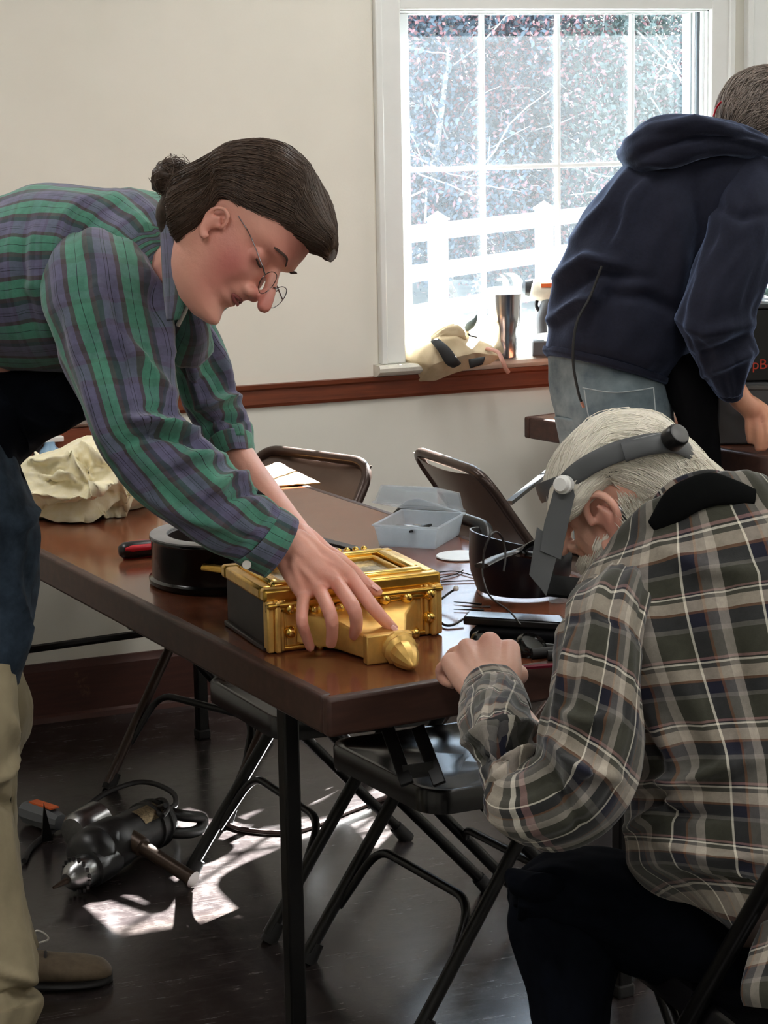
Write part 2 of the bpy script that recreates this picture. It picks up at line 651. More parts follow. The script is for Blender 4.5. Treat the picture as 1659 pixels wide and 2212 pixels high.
plain('steel', rgb(200, 200, 202), 0.2, metal=1.0, var=0.05, bstr=0.02, stretch=(30, 30, 0.5))
plain('name_plate', rgb(176, 156, 118), 0.4, metal=0.6, col2=rgb(92, 78, 60), scale=160, bstr=0.1)
plain('cord', rgb(26, 24, 24), 0.5)
plain('brown_cord', rgb(70, 50, 46), 0.5)
plain('canvas', rgb(176, 156, 122), 0.85, var=0.12, scale=14, bstr=0.2, col2=rgb(204, 188, 158))
plain('black_strap', rgb(20, 20, 20), 0.7)
plain('leather_strap', rgb(158, 108, 90), 0.6)
plain('cream_cloth', rgb(236, 224, 182), 0.85, var=0.06, scale=60, bstr=0.25, col2=rgb(246, 238, 212))
plain('yellow_cloth', rgb(120, 80, 26), 0.85, scale=30, bstr=0.2, col2=rgb(136, 100, 48))
plain('hoodie', rgb(20, 22, 36), 0.9, var=0.2, scale=120, bstr=0.35, spec=0.25, **{'Sheen Weight': 0.5, 'Sheen Tint': (0.45, 0.6, 1.0, 1), 'Sheen Roughness': 0.4})
plain('jeans', rgb(80, 94, 102), 0.85, col2=rgb(122, 134, 138), scale=16, bstr=0.3, spec=0.2)
plain('jeans_thread', rgb(150, 158, 160), 0.8)
plain('black_cloth', rgb(9, 9, 11), 0.9, var=0.2, scale=60, bstr=0.2, spec=0.05)
plain('navy_trousers', rgb(10, 13, 20), 0.9, var=0.25, scale=60, bstr=0.25, spec=0.05)
plain('denim_apron', rgb(22, 30, 40), 0.85, col2=rgb(52, 66, 80), scale=22, bstr=0.25, spec=0.2)
plain('apron_shaded', rgb(9, 12, 18), 0.9, var=0.2, scale=40, bstr=0.15, spec=0.05)  # apron bib: its shade is put into a darker colour
plain('khaki', rgb(150, 138, 112), 0.85, var=0.08, scale=30, bstr=0.25, spec=0.2)
plain('shoe_suede', rgb(92, 78, 60), 0.8, var=0.2, scale=60, bstr=0.3)
plain('sole', rgb(26, 24, 23), 0.7)
plain('lace', rgb(40, 34, 32), 0.8)
plain('shirt_button', rgb(205, 200, 192), 0.3, bstr=0.0)
plain('wire_frame', rgb(120, 118, 120), 0.25, metal=1.0, bstr=0.0)
plain('hair_brown', rgb(52, 40, 33), 0.45, var=0.35, scale=140, bstr=0.4, spec=0.4, col2=rgb(84, 66, 54))
plain('strand_brown', rgb(78, 60, 48), 0.38, var=0.3, scale=60, bstr=0.0)
plain('hair_white', rgb(128, 118, 102), 0.6, col2=rgb(172, 162, 146), scale=90, bstr=0.4)
plain('strand_white', rgb(238, 232, 218), 0.45, var=0.1, scale=60, bstr=0.0)
plain('hair_grey', rgb(58, 48, 42), 0.55, col2=rgb(112, 100, 92), scale=120, bstr=0.5)
plain('strand_grey', rgb(120, 108, 100), 0.45, var=0.3, scale=60, bstr=0.0)
plain('nail', rgb(222, 164, 150), 0.3, bstr=0.0)
plain('eye_white', rgb(226, 220, 214), 0.2, bstr=0.0)
plain('eyebrow', rgb(70, 50, 42), 0.8, bstr=0.2)
plain('lip', rgb(150, 82, 78), 0.5, bstr=0.05)
plain('shoulder_strap', rgb(10, 11, 11), 0.85, scale=90, bstr=0.15, spec=0.1)
plain('paper_white', rgb(226, 232, 236), 0.5, var=0.04)
plain('green_plastic', rgb(40, 150, 104), 0.35)
plain('bark', rgb(120, 112, 108), 0.9, col2=rgb(176, 170, 166), scale=20, bstr=0.4)
plain('twig', rgb(186, 182, 180), 0.8, bstr=0.1)
plain('leaf_green', rgb(58, 72, 74), 0.6, col2=rgb(96, 110, 108), scale=3, bstr=0.0)
plain('leaf_red', rgb(122, 76, 84), 0.6, col2=rgb(158, 120, 124), scale=3, bstr=0.0)
plain('leaf_grey', rgb(54, 70, 84), 0.6, col2=rgb(98, 112, 126), scale=3, bstr=0.0)
plain('hedge_dark', rgb(38, 52, 64), 0.8, col2=rgb(64, 80, 94), scale=2.5, bstr=0.4)
plain('grass', rgb(58, 70, 72), 0.9, col2=rgb(84, 98, 98), scale=1.5, bstr=0.4)
def fill_light_mat():
    m, nt, b = new_mat('fill_diffuser')
    b.inputs['Base Color'].default_value = (0.9, 0.9, 0.88, 1)
    b.inputs['Emission Color'].default_value = (1.0, 0.985, 0.96, 1)
    b.inputs['Emission Strength'].default_value = 7.0  # glow of the added ceiling lights, out of view
fill_light_mat()
plain('fence_vinyl', rgb(238, 240, 242), 0.4, var=0.02, bstr=0.0)

def skin_mat(name, c1, c2, c3):
    m, nt, b = new_mat(name)
    f = noise_tex(nt, 9, 4, 0.6)
    f2 = noise_tex(nt, 120, 4, 0.65)
    c = ramp(nt, f, [(0.3, c1), (0.52, c2), (0.72, c3)])
    a = N(nt, 'ShaderNodeAttribute'); a.attribute_name = 'flush'
    c = mixc(nt, mathn(nt, 'MULTIPLY', a.outputs['Fac'], 0.75), c, rgb(186, 92, 88))
    nt.links.new(c, b.inputs['Base Color'])
    b.inputs['Roughness'].default_value = 0.42
    b.inputs['Subsurface Weight'].default_value = 0.12
    b.inputs['Subsurface Radius'].default_value = (0.6, 0.25, 0.15)
    b.inputs['Subsurface Scale'].default_value = 0.01
    bump(nt, b, f2, 0.35, 0.0016)
skin_mat('skin_man', rgb(226, 160, 140), rgb(232, 170, 150), rgb(238, 172, 156))
skin_mat('skin_old', rgb(224, 172, 150), rgb(232, 182, 160), rgb(236, 182, 162))
skin_mat('skin_far', rgb(214, 152, 122), rgb(222, 162, 132), rgb(228, 168, 140))

G = rgb(82, 144, 122); PU = rgb(104, 101, 130); BRN = rgb(80, 70, 73); BK = rgb(24, 26, 30)
plaid('plaid_green',
      [(0.0, G), (0.172, BK), (0.186, G), (0.36, BRN), (0.45, PU), (0.585, BK), (0.597, PU), (0.645, BK), (0.655, PU), (0.80, rgb(60, 70, 78)), (0.90, BRN)],
      [(0.0, rgb(86, 130, 116)), (0.30, BRN), (0.40, PU), (0.62, rgb(70, 80, 88)), (0.80, rgb(108, 106, 130)), (0.92, BRN)], 0.072, 0.095, 0.20)
OL = rgb(54, 54, 44); CR = rgb(182, 170, 154); NV = rgb(26, 27, 42); RU = rgb(112, 76, 54); WH = rgb(226, 220, 204); GY = rgb(100, 97, 93); PK = rgb(146, 112, 108)
plaid('plaid_grey',
      [(0.0, OL), (0.40, rgb(160, 152, 142)), (0.54, GY), (0.68, RU), (0.72, NV), (0.93, WH), (0.965, OL)],
      [(0.0, OL), (0.36, PK), (0.40, rgb(26, 26, 28)), (0.425, WH), (0.455, rgb(74, 72, 64)), (0.52, CR), (0.70, RU), (0.74, NV), (0.93, GY)], 0.074, 0.086, 0.5)

def glass_mat(name, tint, rough=0.02, alpha=0.0, haze=0.0):
    """thin sheet: mostly see-through, mirrors at a slant, dust scatters light"""
    m, nt, b = new_mat(name)
    out = nt.nodes['Material Output']
    tr = N(nt, 'ShaderNodeBsdfTransparent'); tr.inputs[0].default_value = tint
    gl = N(nt, 'ShaderNodeBsdfGlossy'); gl.inputs['Roughness'].default_value = rough
    lw = N(nt, 'ShaderNodeLayerWeight'); lw.inputs['Blend'].default_value = 0.5
    fr = mathn(nt, 'ADD', mathn(nt, 'MULTIPLY', mathn(nt, 'POWER', lw.outputs['Facing'], 4.0), 0.7), 0.03)
    mx = N(nt, 'ShaderNodeMixShader')
    nt.links.new(fr, mx.inputs[0]); nt.links.new(tr.outputs[0], mx.inputs[1]); nt.links.new(gl.outputs[0], mx.inputs[2])
    last = mx.outputs[0]
    if haze:
        d = N(nt, 'ShaderNodeBsdfDiffuse'); d.inputs[0].default_value = (0.8, 0.85, 0.9, 1)
        t = N(nt, 'ShaderNodeBsdfTranslucent'); t.inputs[0].default_value = (0.8, 0.87, 0.92, 1)
        m1 = N(nt, 'ShaderNodeMixShader'); m1.inputs[0].default_value = 0.7
        nt.links.new(d.outputs[0], m1.inputs[1]); nt.links.new(t.outputs[0], m1.inputs[2])
        m2 = N(nt, 'ShaderNodeMixShader')
        f = noise_tex(nt, 5, 6, 0.65)
        h = mathn(nt, 'MULTIPLY', mathn(nt, 'ADD', f, 0.5), haze)
        nt.links.new(h, m2.inputs[0])
        nt.links.new(last, m2.inputs[1]); nt.links.new(m1.outputs[0], m2.inputs[2])
        last = m2.outputs[0]
    nt.links.new(last, out.inputs['Surface'])
    return m
glass_mat('window_glass', (0.97, 0.985, 0.99, 1), haze=0.0006)
glass_mat('insect_screen', (0.95, 0.97, 1.0, 1), rough=0.5, haze=0.0055)
glass_mat('lens', (0.98, 0.98, 0.99, 1))
glass_mat('clear_plastic', (0.94, 0.95, 0.96, 1), rough=0.08, haze=0.22)
glass_mat('frost_plastic', (0.9, 0.92, 0.93, 1), rough=0.2, haze=0.62)

def blind_mat():
    m, nt, b = new_mat('shade_cloth')
    f = noise_tex(nt, 3, 4)
    nt.links.new(ramp(nt, f, [(0.3, rgb(236, 238, 238)), (0.7, rgb(246, 247, 246))]), b.inputs['Base Color'])
    b.inputs['Roughness'].default_value = 0.9
    out = nt.nodes['Material Output']
    t = N(nt, 'ShaderNodeBsdfTranslucent'); t.inputs[0].default_value = (0.6, 0.62, 0.63, 1)
    mx = N(nt, 'ShaderNodeMixShader'); mx.inputs[0].default_value = 0.3
    nt.links.new(b.outputs[0], mx.inputs[1]); nt.links.new(t.outputs[0], mx.inputs[2])
    nt.links.new(mx.outputs[0], out.inputs['Surface'])
blind_mat()

def picture_mat():
    m, nt, b = new_mat('painted_glass')
    f = noise_tex(nt, 22, 6, 0.7)
    c = ramp(nt, f, [(0.3, rgb(66, 62, 48)), (0.48, rgb(140, 132, 108)), (0.6, rgb(182, 172, 150)), (0.75, rgb(120, 98, 60))])
    nt.links.new(c, b.inputs['Base Color'])
    b.inputs['Roughness'].default_value = 0.12
picture_mat()
# ------------------------------------------------------------------ the room
YW = 5.464
X0, X1, Y0, ZC = -2.2, 5.6, -2.6, 2.75
TH = 0.14

mb = MB(); mb.box(((X0 + X1) / 2, (Y0 + YW) / 2, -0.05), (X1 - X0, YW - Y0 + 0.28, 0.1))
struct(obj('floor', mb, 'floor_vinyl'))
mb = MB(); mb.box(((X0 + X1) / 2, (Y0 + YW) / 2, ZC + 0.05), (X1 - X0, YW - Y0 + 0.28, 0.1))
struct(obj('ceiling', mb, 'wall_paint'))
mb = MB(); mb.box((X0 - 0.07, (Y0 + YW) / 2, ZC / 2), (0.14, YW - Y0, ZC))
struct(obj('wall_left', mb, 'wall_paint'))

mb = MB(); mb.box((X1 + 0.07, (Y0 + YW) / 2, ZC / 2), (0.14, YW - Y0, ZC))
struct(obj('wall_right', mb, 'wall_paint'))
mb = MB(); mb.box(((X0 + X1) / 2, Y0 - 0.07, ZC / 2), (X1 - X0 + 0.28, 0.14, ZC))
struct(obj('wall_front', mb, 'wall_paint'))
# unseen ceiling lights, added to brighten the room
fill0 = None
for i_, (lx, ly, where) in enumerate(((0.1, 4.2, 'back left'), (2.2, 4.2, 'back middle'), (4.3, 4.2, 'back right'), (0.1, 1.4, 'middle left'), (2.2, 1.4, 'centre'), (4.3, 1.4, 'middle right'), (0.1, -1.3, 'front left'), (2.2, -1.3, 'front middle'), (4.3, -1.3, 'front right'))):
    lb_ = 'unseen ceiling light added for fill, %s of the room' % where
    if fill0 is None:
        fill0 = thing('fill_light', lb_, 'light', (lx, ly, ZC), group='added fill lights')
        for sx in (-1, 1):
            q = MB(); q.box((sx * 0.175, 0, -0.03), (0.02, 1.24, 0.06)); obj('side_rail', q, 'white_trim', fill0, local=True, bevel=0.004)
        for sy in (-1, 1):
            q = MB(); q.box((0, sy * 0.61, -0.03), (0.33, 0.02, 0.06)); obj('end_cap', q, 'white_trim', fill0, local=True, bevel=0.004)
        q = MB(); q.box((0, 0, -0.045), (0.33, 1.20, 0.02)); obj('diffuser', q, 'fill_diffuser', fill0, local=True)
    else:
        copy_tree(fill0, (lx, ly, ZC), 0.0, lb_, 'added fill lights')

# windows measured on the back wall
YS = YW + 0.085                       # sash plane
def wx(px, py=360, y=YW):
    return float(at_y(px, py, y)[0])
def wz(px, py, y=YW):
    return float(at_y(px, py, y)[2])
OL_, OR_ = wx(862), wx(1530)          # opening in the wall
GL, GR = wx(887, 360, YS), wx(1489, 360, YS)
SILL_Z = 0.902
TOPZ = wz(1200, 18)
GT, GB = wz(1200, 31, YS), wz(893, 694, YS)
W2L = OR_ + 0.185                     # the second window beyond the mullion
W2R = W2L + (OR_ - OL_)

mb = MB()
def wall_piece(x0, x1, z0, z1):
    mb.box(((x0 + x1) / 2, YW + TH / 2, (z0 + z1) / 2), (x1 - x0, TH, z1 - z0))
wall_piece(X0 - 0.14, OL_, 0, ZC)
wall_piece(OL_, OR_, 0, SILL_Z - 0.03)
wall_piece(OL_, OR_, TOPZ, ZC)
wall_piece(OR_, W2L, 0, ZC)
wall_piece(W2L, W2R, 0, SILL_Z - 0.03)
wall_piece(W2L, W2R, TOPZ, ZC)
wall_piece(W2R, X1 + 0.14, 0, ZC)
struct(obj('wall_back', mb, 'wall_paint'))

# chair rail, wider cap on top, and baseboard
mb = MB()
prof = [(0, 0.806), (-0.008, 0.806), (-0.012, 0.815), (-0.012, 0.852), (-0.02, 0.858), (-0.022, 0.869), (0, 0.869)]
mb.prism(prof, (X0, YW, 0), (0, 1, 0), (0, 0, 1), (1, 0, 0), X1 - X0)
t = struct(obj('trim_1', mb, 'rail_wood', smooth=20))
mb = MB()
prof = [(0, 0.0), (-0.016, 0.0), (-0.016, 0.14), (-0.010, 0.150), (-0.008, 0.160), (0, 0.160)]
mb.prism(prof, (X0, YW, 0), (0, 1, 0), (0, 0, 1), (1, 0, 0), X1 - X0)
mb.prism([(-0.016, 0), (-0.028, 0), (-0.024, 0.014), (-0.016, 0.02)], (X0, YW, 0), (0, 1, 0), (0, 0, 1), (1, 0, 0), X1 - X0)
struct(obj('baseboard_back', mb, 'baseboard_wood', smooth=20))

def window(name, ol, orr, gl, gr, shade):
    root = thing(name, 'x', 'x', ((ol + orr) / 2, YW, SILL_Z))
    del root['label']; del root['category']
    struct(root)
    cw = 0.058
    # casing boards on the wall face
    for nm, x0, x1, z0, z1 in (('casing', ol - cw, ol + 0.004, SILL_Z, TOPZ + 0.075), ('casing', orr - 0.004, orr + cw, SILL_Z, TOPZ + 0.075), ('casing', ol, orr, TOPZ - 0.004, TOPZ + 0.075)):
        m_ = MB(); m_.box(((x0 + x1) / 2, YW - 0.009, (z0 + z1) / 2), (x1 - x0, 0.018, z1 - z0))
        obj(nm, m_, 'white_trim', root, bevel=0.004)
    for x0, x1, z0, z1 in ((ol - cw - 0.014, ol - cw + 0.006, SILL_Z, TOPZ + 0.09), (orr + cw - 0.006, orr + cw + 0.014, SILL_Z, TOPZ + 0.09), (ol - cw, orr + cw, TOPZ + 0.07, TOPZ + 0.09)):
        m_ = MB(); m_.box(((x0 + x1) / 2, YW - 0.013, (z0 + z1) / 2), (x1 - x0, 0.026, z1 - z0))
        obj('casing_bead', m_, 'white_trim', root, bevel=0.004)
    # jamb liners with tracks
    for x, s in ((ol, 1), (orr, -1)):
        m_ = MB(); m_.box((x + s * 0.004, YW + TH / 2, (SILL_Z + TOPZ) / 2), (0.008, TH, TOPZ - SILL_Z))
        j = obj('jamb', m_, 'white_trim', root)
        for dy, w_, mt in ((0.018, 0.008, 'vinyl_white'), (0.045, 0.006, 'dark_track'), (0.062, 0.010, 'vinyl_white')):
            m_ = MB(); m_.box((x + s * 0.012, YW + dy, (SILL_Z + TOPZ) / 2), (0.010, w_, TOPZ - SILL_Z - 0.01))
            obj('track', m_, mt, j)
    m_ = MB(); m_.box(((ol + orr) / 2, YW + TH / 2, TOPZ - 0.004), (orr - ol, TH, 0.008))
    obj('head_jamb', m_, 'white_trim', root)
    # sash
    s0, s1 = ol + 0.016, orr - 0.016
    for x0, x1, z0, z1 in ((s0, gl, SILL_Z + 0.012, TOPZ - 0.008), (gr, s1, SILL_Z + 0.012, TOPZ - 0.008)):
        m_ = MB(); m_.box(((x0 + x1) / 2, YS + 0.015, (z0 + z1) / 2), (x1 - x0, 0.034, z1 - z0)); obj('stile', m_, 'vinyl_white', root, bevel=0.004)
    for z0, z1 in ((SILL_Z + 0.012, GB), (GT, TOPZ - 0.008)):
        m_ = MB(); m_.box(((gl + gr) / 2, YS + 0.015, (z0 + z1) / 2), (gr - gl, 0.034, z1 - z0)); obj('sash_rail', m_, 'vinyl_white', root, bevel=0.004)
    cols = [gl + (gr - gl) * k for k in ((wx(1046, 200, YS) - GL) / (GR - GL), (wx(1209, 200, YS) - GL) / (GR - GL), (wx(1369, 200, YS) - GL) / (GR - GL))]
    zm = wz(1115, 361, YS)
    for cx in cols:
        m_ = MB(); m_.box((cx, YS + 0.014, (GB + GT) / 2), (0.013, 0.016, GT - GB)); obj('muntin', m_, 'vinyl_white', root, bevel=0.003)
    m_ = MB(); m_.box(((gl + gr) / 2, YS + 0.0142, zm), (gr - gl, 0.0165, 0.013)); obj('muntin', m_, 'vinyl_white', root, bevel=0.003)
    xs = [gl] + cols + [gr]; zs = [GB, zm, GT]
    for i in range(4):
        for k in range(2):
            m_ = MB(); m_.box(((xs[i] + xs[i + 1]) / 2, YS + 0.024, (zs[k] + zs[k + 1]) / 2), (xs[i + 1] - xs[i], 0.003, zs[k + 1] - zs[k]))
            obj('pane', m_, 'window_glass', root)
    # half insect screen outside
    zt = wz(1100, 78, YW + 0.125)
    m_ = MB(); m_.box(((gl + gr) / 2, YW + 0.125, (zt + SILL_Z) / 2), (gr - gl + 0.06, 0.001, zt - SILL_Z))
    obj('insect_screen', m_, 'insect_screen', root)
    # stool with a worn nose
    m_ = MB()
    m_.prism([(0.13, 0), (-0.045, 0), (-0.052, -0.008), (-0.05, -0.018), (-0.03, -0.03), (-0.012, -0.034), (0.13, -0.034)], (ol - cw - 0.03, YW, SILL_Z), (0, 1, 0), (0, 0, 1), (1, 0, 0), orr - ol + 2 * cw + 0.06)
    obj('window_sill', m_, 'white_worn', root, smooth=30)
    if shade:
        m_ = MB()
        n = 40
        for i in range(n):
            z0 = SILL_Z + 0.05 + (TOPZ - SILL_Z - 0.05) * i / n; z1 = SILL_Z + 0.05 + (TOPZ - SILL_Z - 0.05) * (i + 1) / n
            m_.add([(ol + 0.024, YW + 0.03 + 0.008 * (i % 2), z0), (orr - 0.024, YW + 0.03 + 0.008 * (i % 2), z0), (orr - 0.024, YW + 0.03 + 0.008 * ((i + 1) % 2), z1), (ol + 0.024, YW + 0.03 + 0.008 * ((i + 1) % 2), z1)], [(0, 1, 2, 3)])
        obj('pleated_shade', m_, 'shade_cloth', root, smooth=None)
        m_ = MB(); m_.box(((ol + orr) / 2, YW + 0.034, SILL_Z + 0.05), (orr - ol - 0.05, 0.02, 0.018)); obj('shade_bottom_bar', m_, 'vinyl_white', root, bevel=0.003)
    return root

window('window_1', OL_, OR_, GL, GR, False)
window('window_2', W2L, W2R, W2L + (GL - OL_), W2R - (OR_ - GR), True)

# ------------------------------------------------------------------ outside
GZ = -0.5
mb = MB()
n = 24
vs_ = []; fs = []
for i in range(n + 1):
    for j in range(n + 1):
        x = -30 + 90 * i / n; y = 5.7 + 60 * j / n
        vs_.append((x, y, GZ + 0.1 * mnoise.noise(Vector((x * 0.3, y * 0.3, 0))) - 0.08))
for i in range(n):
    for j in range(n):
        a = i * (n + 1) + j
        fs.append((a, a + n + 1, a + n + 2, a + 1))
mb.add(vs_, fs)
o = struct(obj('ground', mb, 'grass', smooth=180))

# white ranch fence running away to the right
pa = at(945, 462, 18.0); pb = at(1175, 441, 19.6)
fdir = Vector((pb[0] - pa[0], pb[1] - pa[1], 0)); span = fdir.length; fdir.normalize()
ftop = (pa[2] + pb[2]) / 2
fence = thing('ranch_fence', 'white three-rail ranch fence outside the window', 'fence', (pa[0], pa[1], GZ))
fn = Vector((-fdir.y, fdir.x, 0))
posts = range(-2, 5)
for k in posts:
    c = Vector((pa[0], pa[1], 0)) + fdir * (span * k)
    m_ = MB(); m_.bar((c.x, c.y, GZ - 0.2), (c.x, c.y, ftop - 0.05), 0.127, 0.127, up=fdir)
    pst = obj('fence_post', m_, 'fence_vinyl', fence)
    m_ = MB(); m_.bar((c.x, c.y, ftop - 0.05), (c.x, c.y, ftop - 0.03), 0.15, 0.15, up=fdir)
    m_.add([(c.x + 0.07, c.y + .07, ftop - .03), (c.x - .07, c.y + .07, ftop - .03), (c.x - .07, c.y - .07, ftop - .03), (c.x + .07, c.y - .07, ftop - .03), (c.x, c.y, ftop + 0.03)], [(0, 1, 4), (1, 2, 4), (2, 3, 4), (3, 0, 4), (3, 2, 1, 0)])
    obj('post_cap', m_, 'fence_vinyl', pst)
    if k < 4:
        for rz_ in (ftop - 0.14, ftop - 0.47, ftop - 0.80):
            a = c; b_ = c + fdir * span
            m_ = MB(); m_.bar((a.x, a.y, rz_), (b_.x, b_.y, rz_), 0.04, 0.14)
            obj('fence_rail', m_, 'fence_vinyl', fence)

# trees and thicket beyond the fence
def leaf_cloud(centers, count, size, seed):
    r = np.random.default_rng(seed)
    C_ = np.array([c for c, q in centers]); Q_ = np.array([q for c, q in centers])
    k = r.integers(0, len(C_), count)
    p = C_[k] + r.normal(0, 0.42, (count, 3)) * Q_[k]
    a = r.normal(0, 1, (count, 3)); a /= np.linalg.norm(a, axis=1, keepdims=True)
    b = np.cross(a, r.normal(0, 1, (count, 3))); b /= np.linalg.norm(b, axis=1, keepdims=True)
    s = size * r.uniform(0.6, 1.3, (count, 1))
    V = np.stack([p - a * s, p + b * s * 0.55, p + a * s, p - b * s * 0.55], axis=1).reshape(-1, 3).astype(np.float32)
    me = bpy.data.meshes.new('leaves')
    me.vertices.add(count * 4); me.vertices.foreach_set('co', V.ravel())
    me.loops.add(count * 4); me.loops.foreach_set('vertex_index', np.arange(count * 4, dtype=np.int32))
    me.polygons.add(count); me.polygons.foreach_set('loop_start', np.arange(0, count * 4, 4, dtype=np.int32))
    me.update(calc_edges=True); me.validate()
    return me

def tree(name, label, base, height, spread, leafmat, leaves, seed, size=0.032, thick=0.06, nb=26, leaf2=None, group=None):
    r = random.Random(seed)
    root = thing(name, label, 'tree', (base[0], base[1], GZ), group=group)
    m_ = MB(); tips = []
    b0 = Vector((base[0], base[1], GZ - 0.1))
    trunk = [b0 + Vector((0.12 * math.sin(k * 1.3 + seed), 0.1 * math.cos(k), height * 0.75 * k / 6)) for k in range(7)]
    m_.tube(trunk, [thick * (1 - 0.12 * k) for k in range(7)], 7)
    obj('trunk', m_, 'bark', root)
    m_ = MB()
    for i in range(nb):
        s = trunk[r.randint(1, 6)]
        a = r.uniform(0, 2 * math.pi); l = spread * r.uniform(0.5, 1.2); up_ = r.uniform(0.0, 0.9) * height * 0.35
        pts = []
        for k in range(6):
            t_ = k / 5
            pts.append(s + Vector((math.cos(a) * l * t_, math.sin(a) * l * t_, up_ * t_ - 0.5 * l * t_ * t_ * r.uniform(0, .6))) + Vector((r.uniform(-1, 1), r.uniform(-1, 1), r.uniform(-1, 1))) * 0.09 * k)
        m_.tube(pts, [0.028 * (1 - 0.17 * k) for k in range(6)], 4)
        tips.append((tuple(pts[-1]), (0.7, 0.7, 0.55))); tips.append((tuple(pts[3]), (0.6, 0.6, 0.5)))
        for q in range(5):
            e = pts[r.randint(2, 5)]; pp = [e]
            d = Vector((r.uniform(-1, 1), r.uniform(-1, 1), r.uniform(-.6, .9)))
            for k in range(4):
                pp.append(pp[-1] + d * 0.22 + Vector((r.uniform(-1, 1), r.uniform(-1, 1), r.uniform(-1, 1))) * 0.07)
            m_.tube(pp, [0.011, 0.010, 0.008, 0.006, 0.004], 3)
    obj('branches', m_, 'twig', root)['kind'] = 'stuff'
    fo = obj('foliage', leaf_cloud(tips, leaves, size, seed), leafmat, root, smooth=None); fo['kind'] = 'stuff'
    if leaf2:
        f2 = obj('foliage', leaf_cloud(tips[::2], leaves // 3, size * 0.9, seed + 50), leaf2, root, smooth=None); f2['kind'] = 'stuff'
    return root

spots = [
    ('bare_tree', 'leggy pale-branched tree with sparse reddish leaves behind the left panes', (955, 21.0), 4.4, 0.62, 'leaf_grey', 26000, 1, 'leaf_red'),
    ('leafy_tree', 'bushy tree with pinkish-red leaves seen through the middle panes', (1185, 22.8), 4.9, 0.66, 'leaf_grey', 30000, 2, 'leaf_red'),
    ('leafy_tree', 'grey-green tree with tangled twigs filling the right-hand panes', (1420, 21.2), 4.8, 0.62, 'leaf_green', 28000, 3, 'leaf_red'),
    ('leafy_tree', 'grey-green tree standing left of the window view, beyond the fence', (690, 22.5), 5.0, 0.66, 'leaf_green', 20000, 9, 'leaf_red'),
    ('leafy_tree', 'taller red-tinged tree rising behind the left part of the thicket', (1040, 25.6), 6.0, 0.80, 'leaf_red', 28000, 6, 'leaf_grey'),
    ('leafy_tree', 'taller grey-leaved tree rising behind the right part of the thicket', (1400, 26.0), 6.2, 0.80, 'leaf_grey', 28000, 7, 'leaf_red'),
]
for nm, lb, (px, d), h, sp, lm, cnt, sd, l2 in spots:
    b = at(px, 560, d)
    tree(nm, lb, (b[0], b[1]), h, sp, lm, cnt, sd, leaf2=l2, group='trees outside the window')

# dense hedge bank closing the view
mb = MB()
h0 = at(-900, 560, 30.5); h1 = at(2600, 560, 34.5)
nx, nz = 150, 26
vs_ = []; fs = []
ax = Vector((h1[0] - h0[0], h1[1] - h0[1], 0)); nrm = Vector((-ax.y, ax.x, 0)).normalized()
for i in range(nx + 1):
    for k in range(nz + 1):
        u_, w_ = i / nx, k / nz
        p = Vector((h0[0], h0[1], GZ)) + ax * u_ + Vector((0, 0, 7.5 * w_))
        bulge = 1.2 * math.sin(math.pi * min(1, w_ * 0.9)) + 0.7 * mnoise.noise(Vector((u_ * 46, w_ * 9, 0))) + 0.35 * mnoise.noise(Vector((u_ * 130, w_ * 25, 3)))
        vs_.append(p - nrm * bulge)
for i in range(nx):
    for k in range(nz):
        a = i * (nz + 1) + k
        fs.append((a, a + nz + 1, a + nz + 2, a + 1))
mb.add(vs_, fs)
hd = thing('hedge', 'dense dark bank of evergreens closing the view behind the trees', 'hedge', (float(h0[0]), float(h0[1]), GZ))
obj('hedge_mass', mb, 'hedge_dark', hd, smooth=180)
cent = []
for i in range(150):
    p = Vector((h0[0], h0[1], GZ)) + ax * random.random() + Vector((0, 0, 0.4 + 6.5 * random.random())) - nrm * 1.9
    cent.append((tuple(p), (1.4, 0.8, 1.2)))
f_ = obj('foliage', leaf_cloud(cent, 60000, 0.06, 99), 'hedge_dark', hd, smooth=None); f_['kind'] = 'stuff'
f_ = obj('foliage', leaf_cloud(cent[::2], 20000, 0.055, 98), 'leaf_red', hd, smooth=None); f_['kind'] = 'stuff'
# ------------------------------------------------------------------ tables
TZ = 0.74
def make_table(label, corner, ang, width, length, leg_specs):
    """corner: near-left corner; ang: turn of the long side; thing at floor below the corner"""
    u = Vector((-math.sin(ang), math.cos(ang), 0)); s = Vector((math.cos(ang), math.sin(ang), 0))
    A = Vector((corner[0], corner[1], 0))
    t = thing('folding_table', label, 'table', A)
    def pt(a, b, z):
        return A + s * a + u * b + Vector((0, 0, z))
    def slab(x0, x1, y0, y1, z0, z1, m_):
        c = (x0 + x1) / 2, (y0 + y1) / 2
        m_.box(pt(c[0], c[1], (z0 + z1) / 2), (x1 - x0, y1 - y0, z1 - z0), Matrix.Rotation(ang, 3, 'Z'))
    m_ = MB(); slab(0.012, width - 0.012, 0.012, length - 0.012, TZ - 0.022, TZ, m_)
    obj('table_top', m_, 'table_top', t, bevel=0.003)
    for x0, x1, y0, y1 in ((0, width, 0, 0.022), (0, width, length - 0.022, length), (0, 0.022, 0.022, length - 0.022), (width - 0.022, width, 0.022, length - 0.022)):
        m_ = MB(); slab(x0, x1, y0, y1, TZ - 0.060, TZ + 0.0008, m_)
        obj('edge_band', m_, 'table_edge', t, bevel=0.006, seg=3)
    return t, pt, slab

ANG = math.radians(6.3)
t1, tp, tslab = make_table('long brown folding table carrying the gilt clock', (1.059, 2.861), ANG, 0.795, 2.42, None)
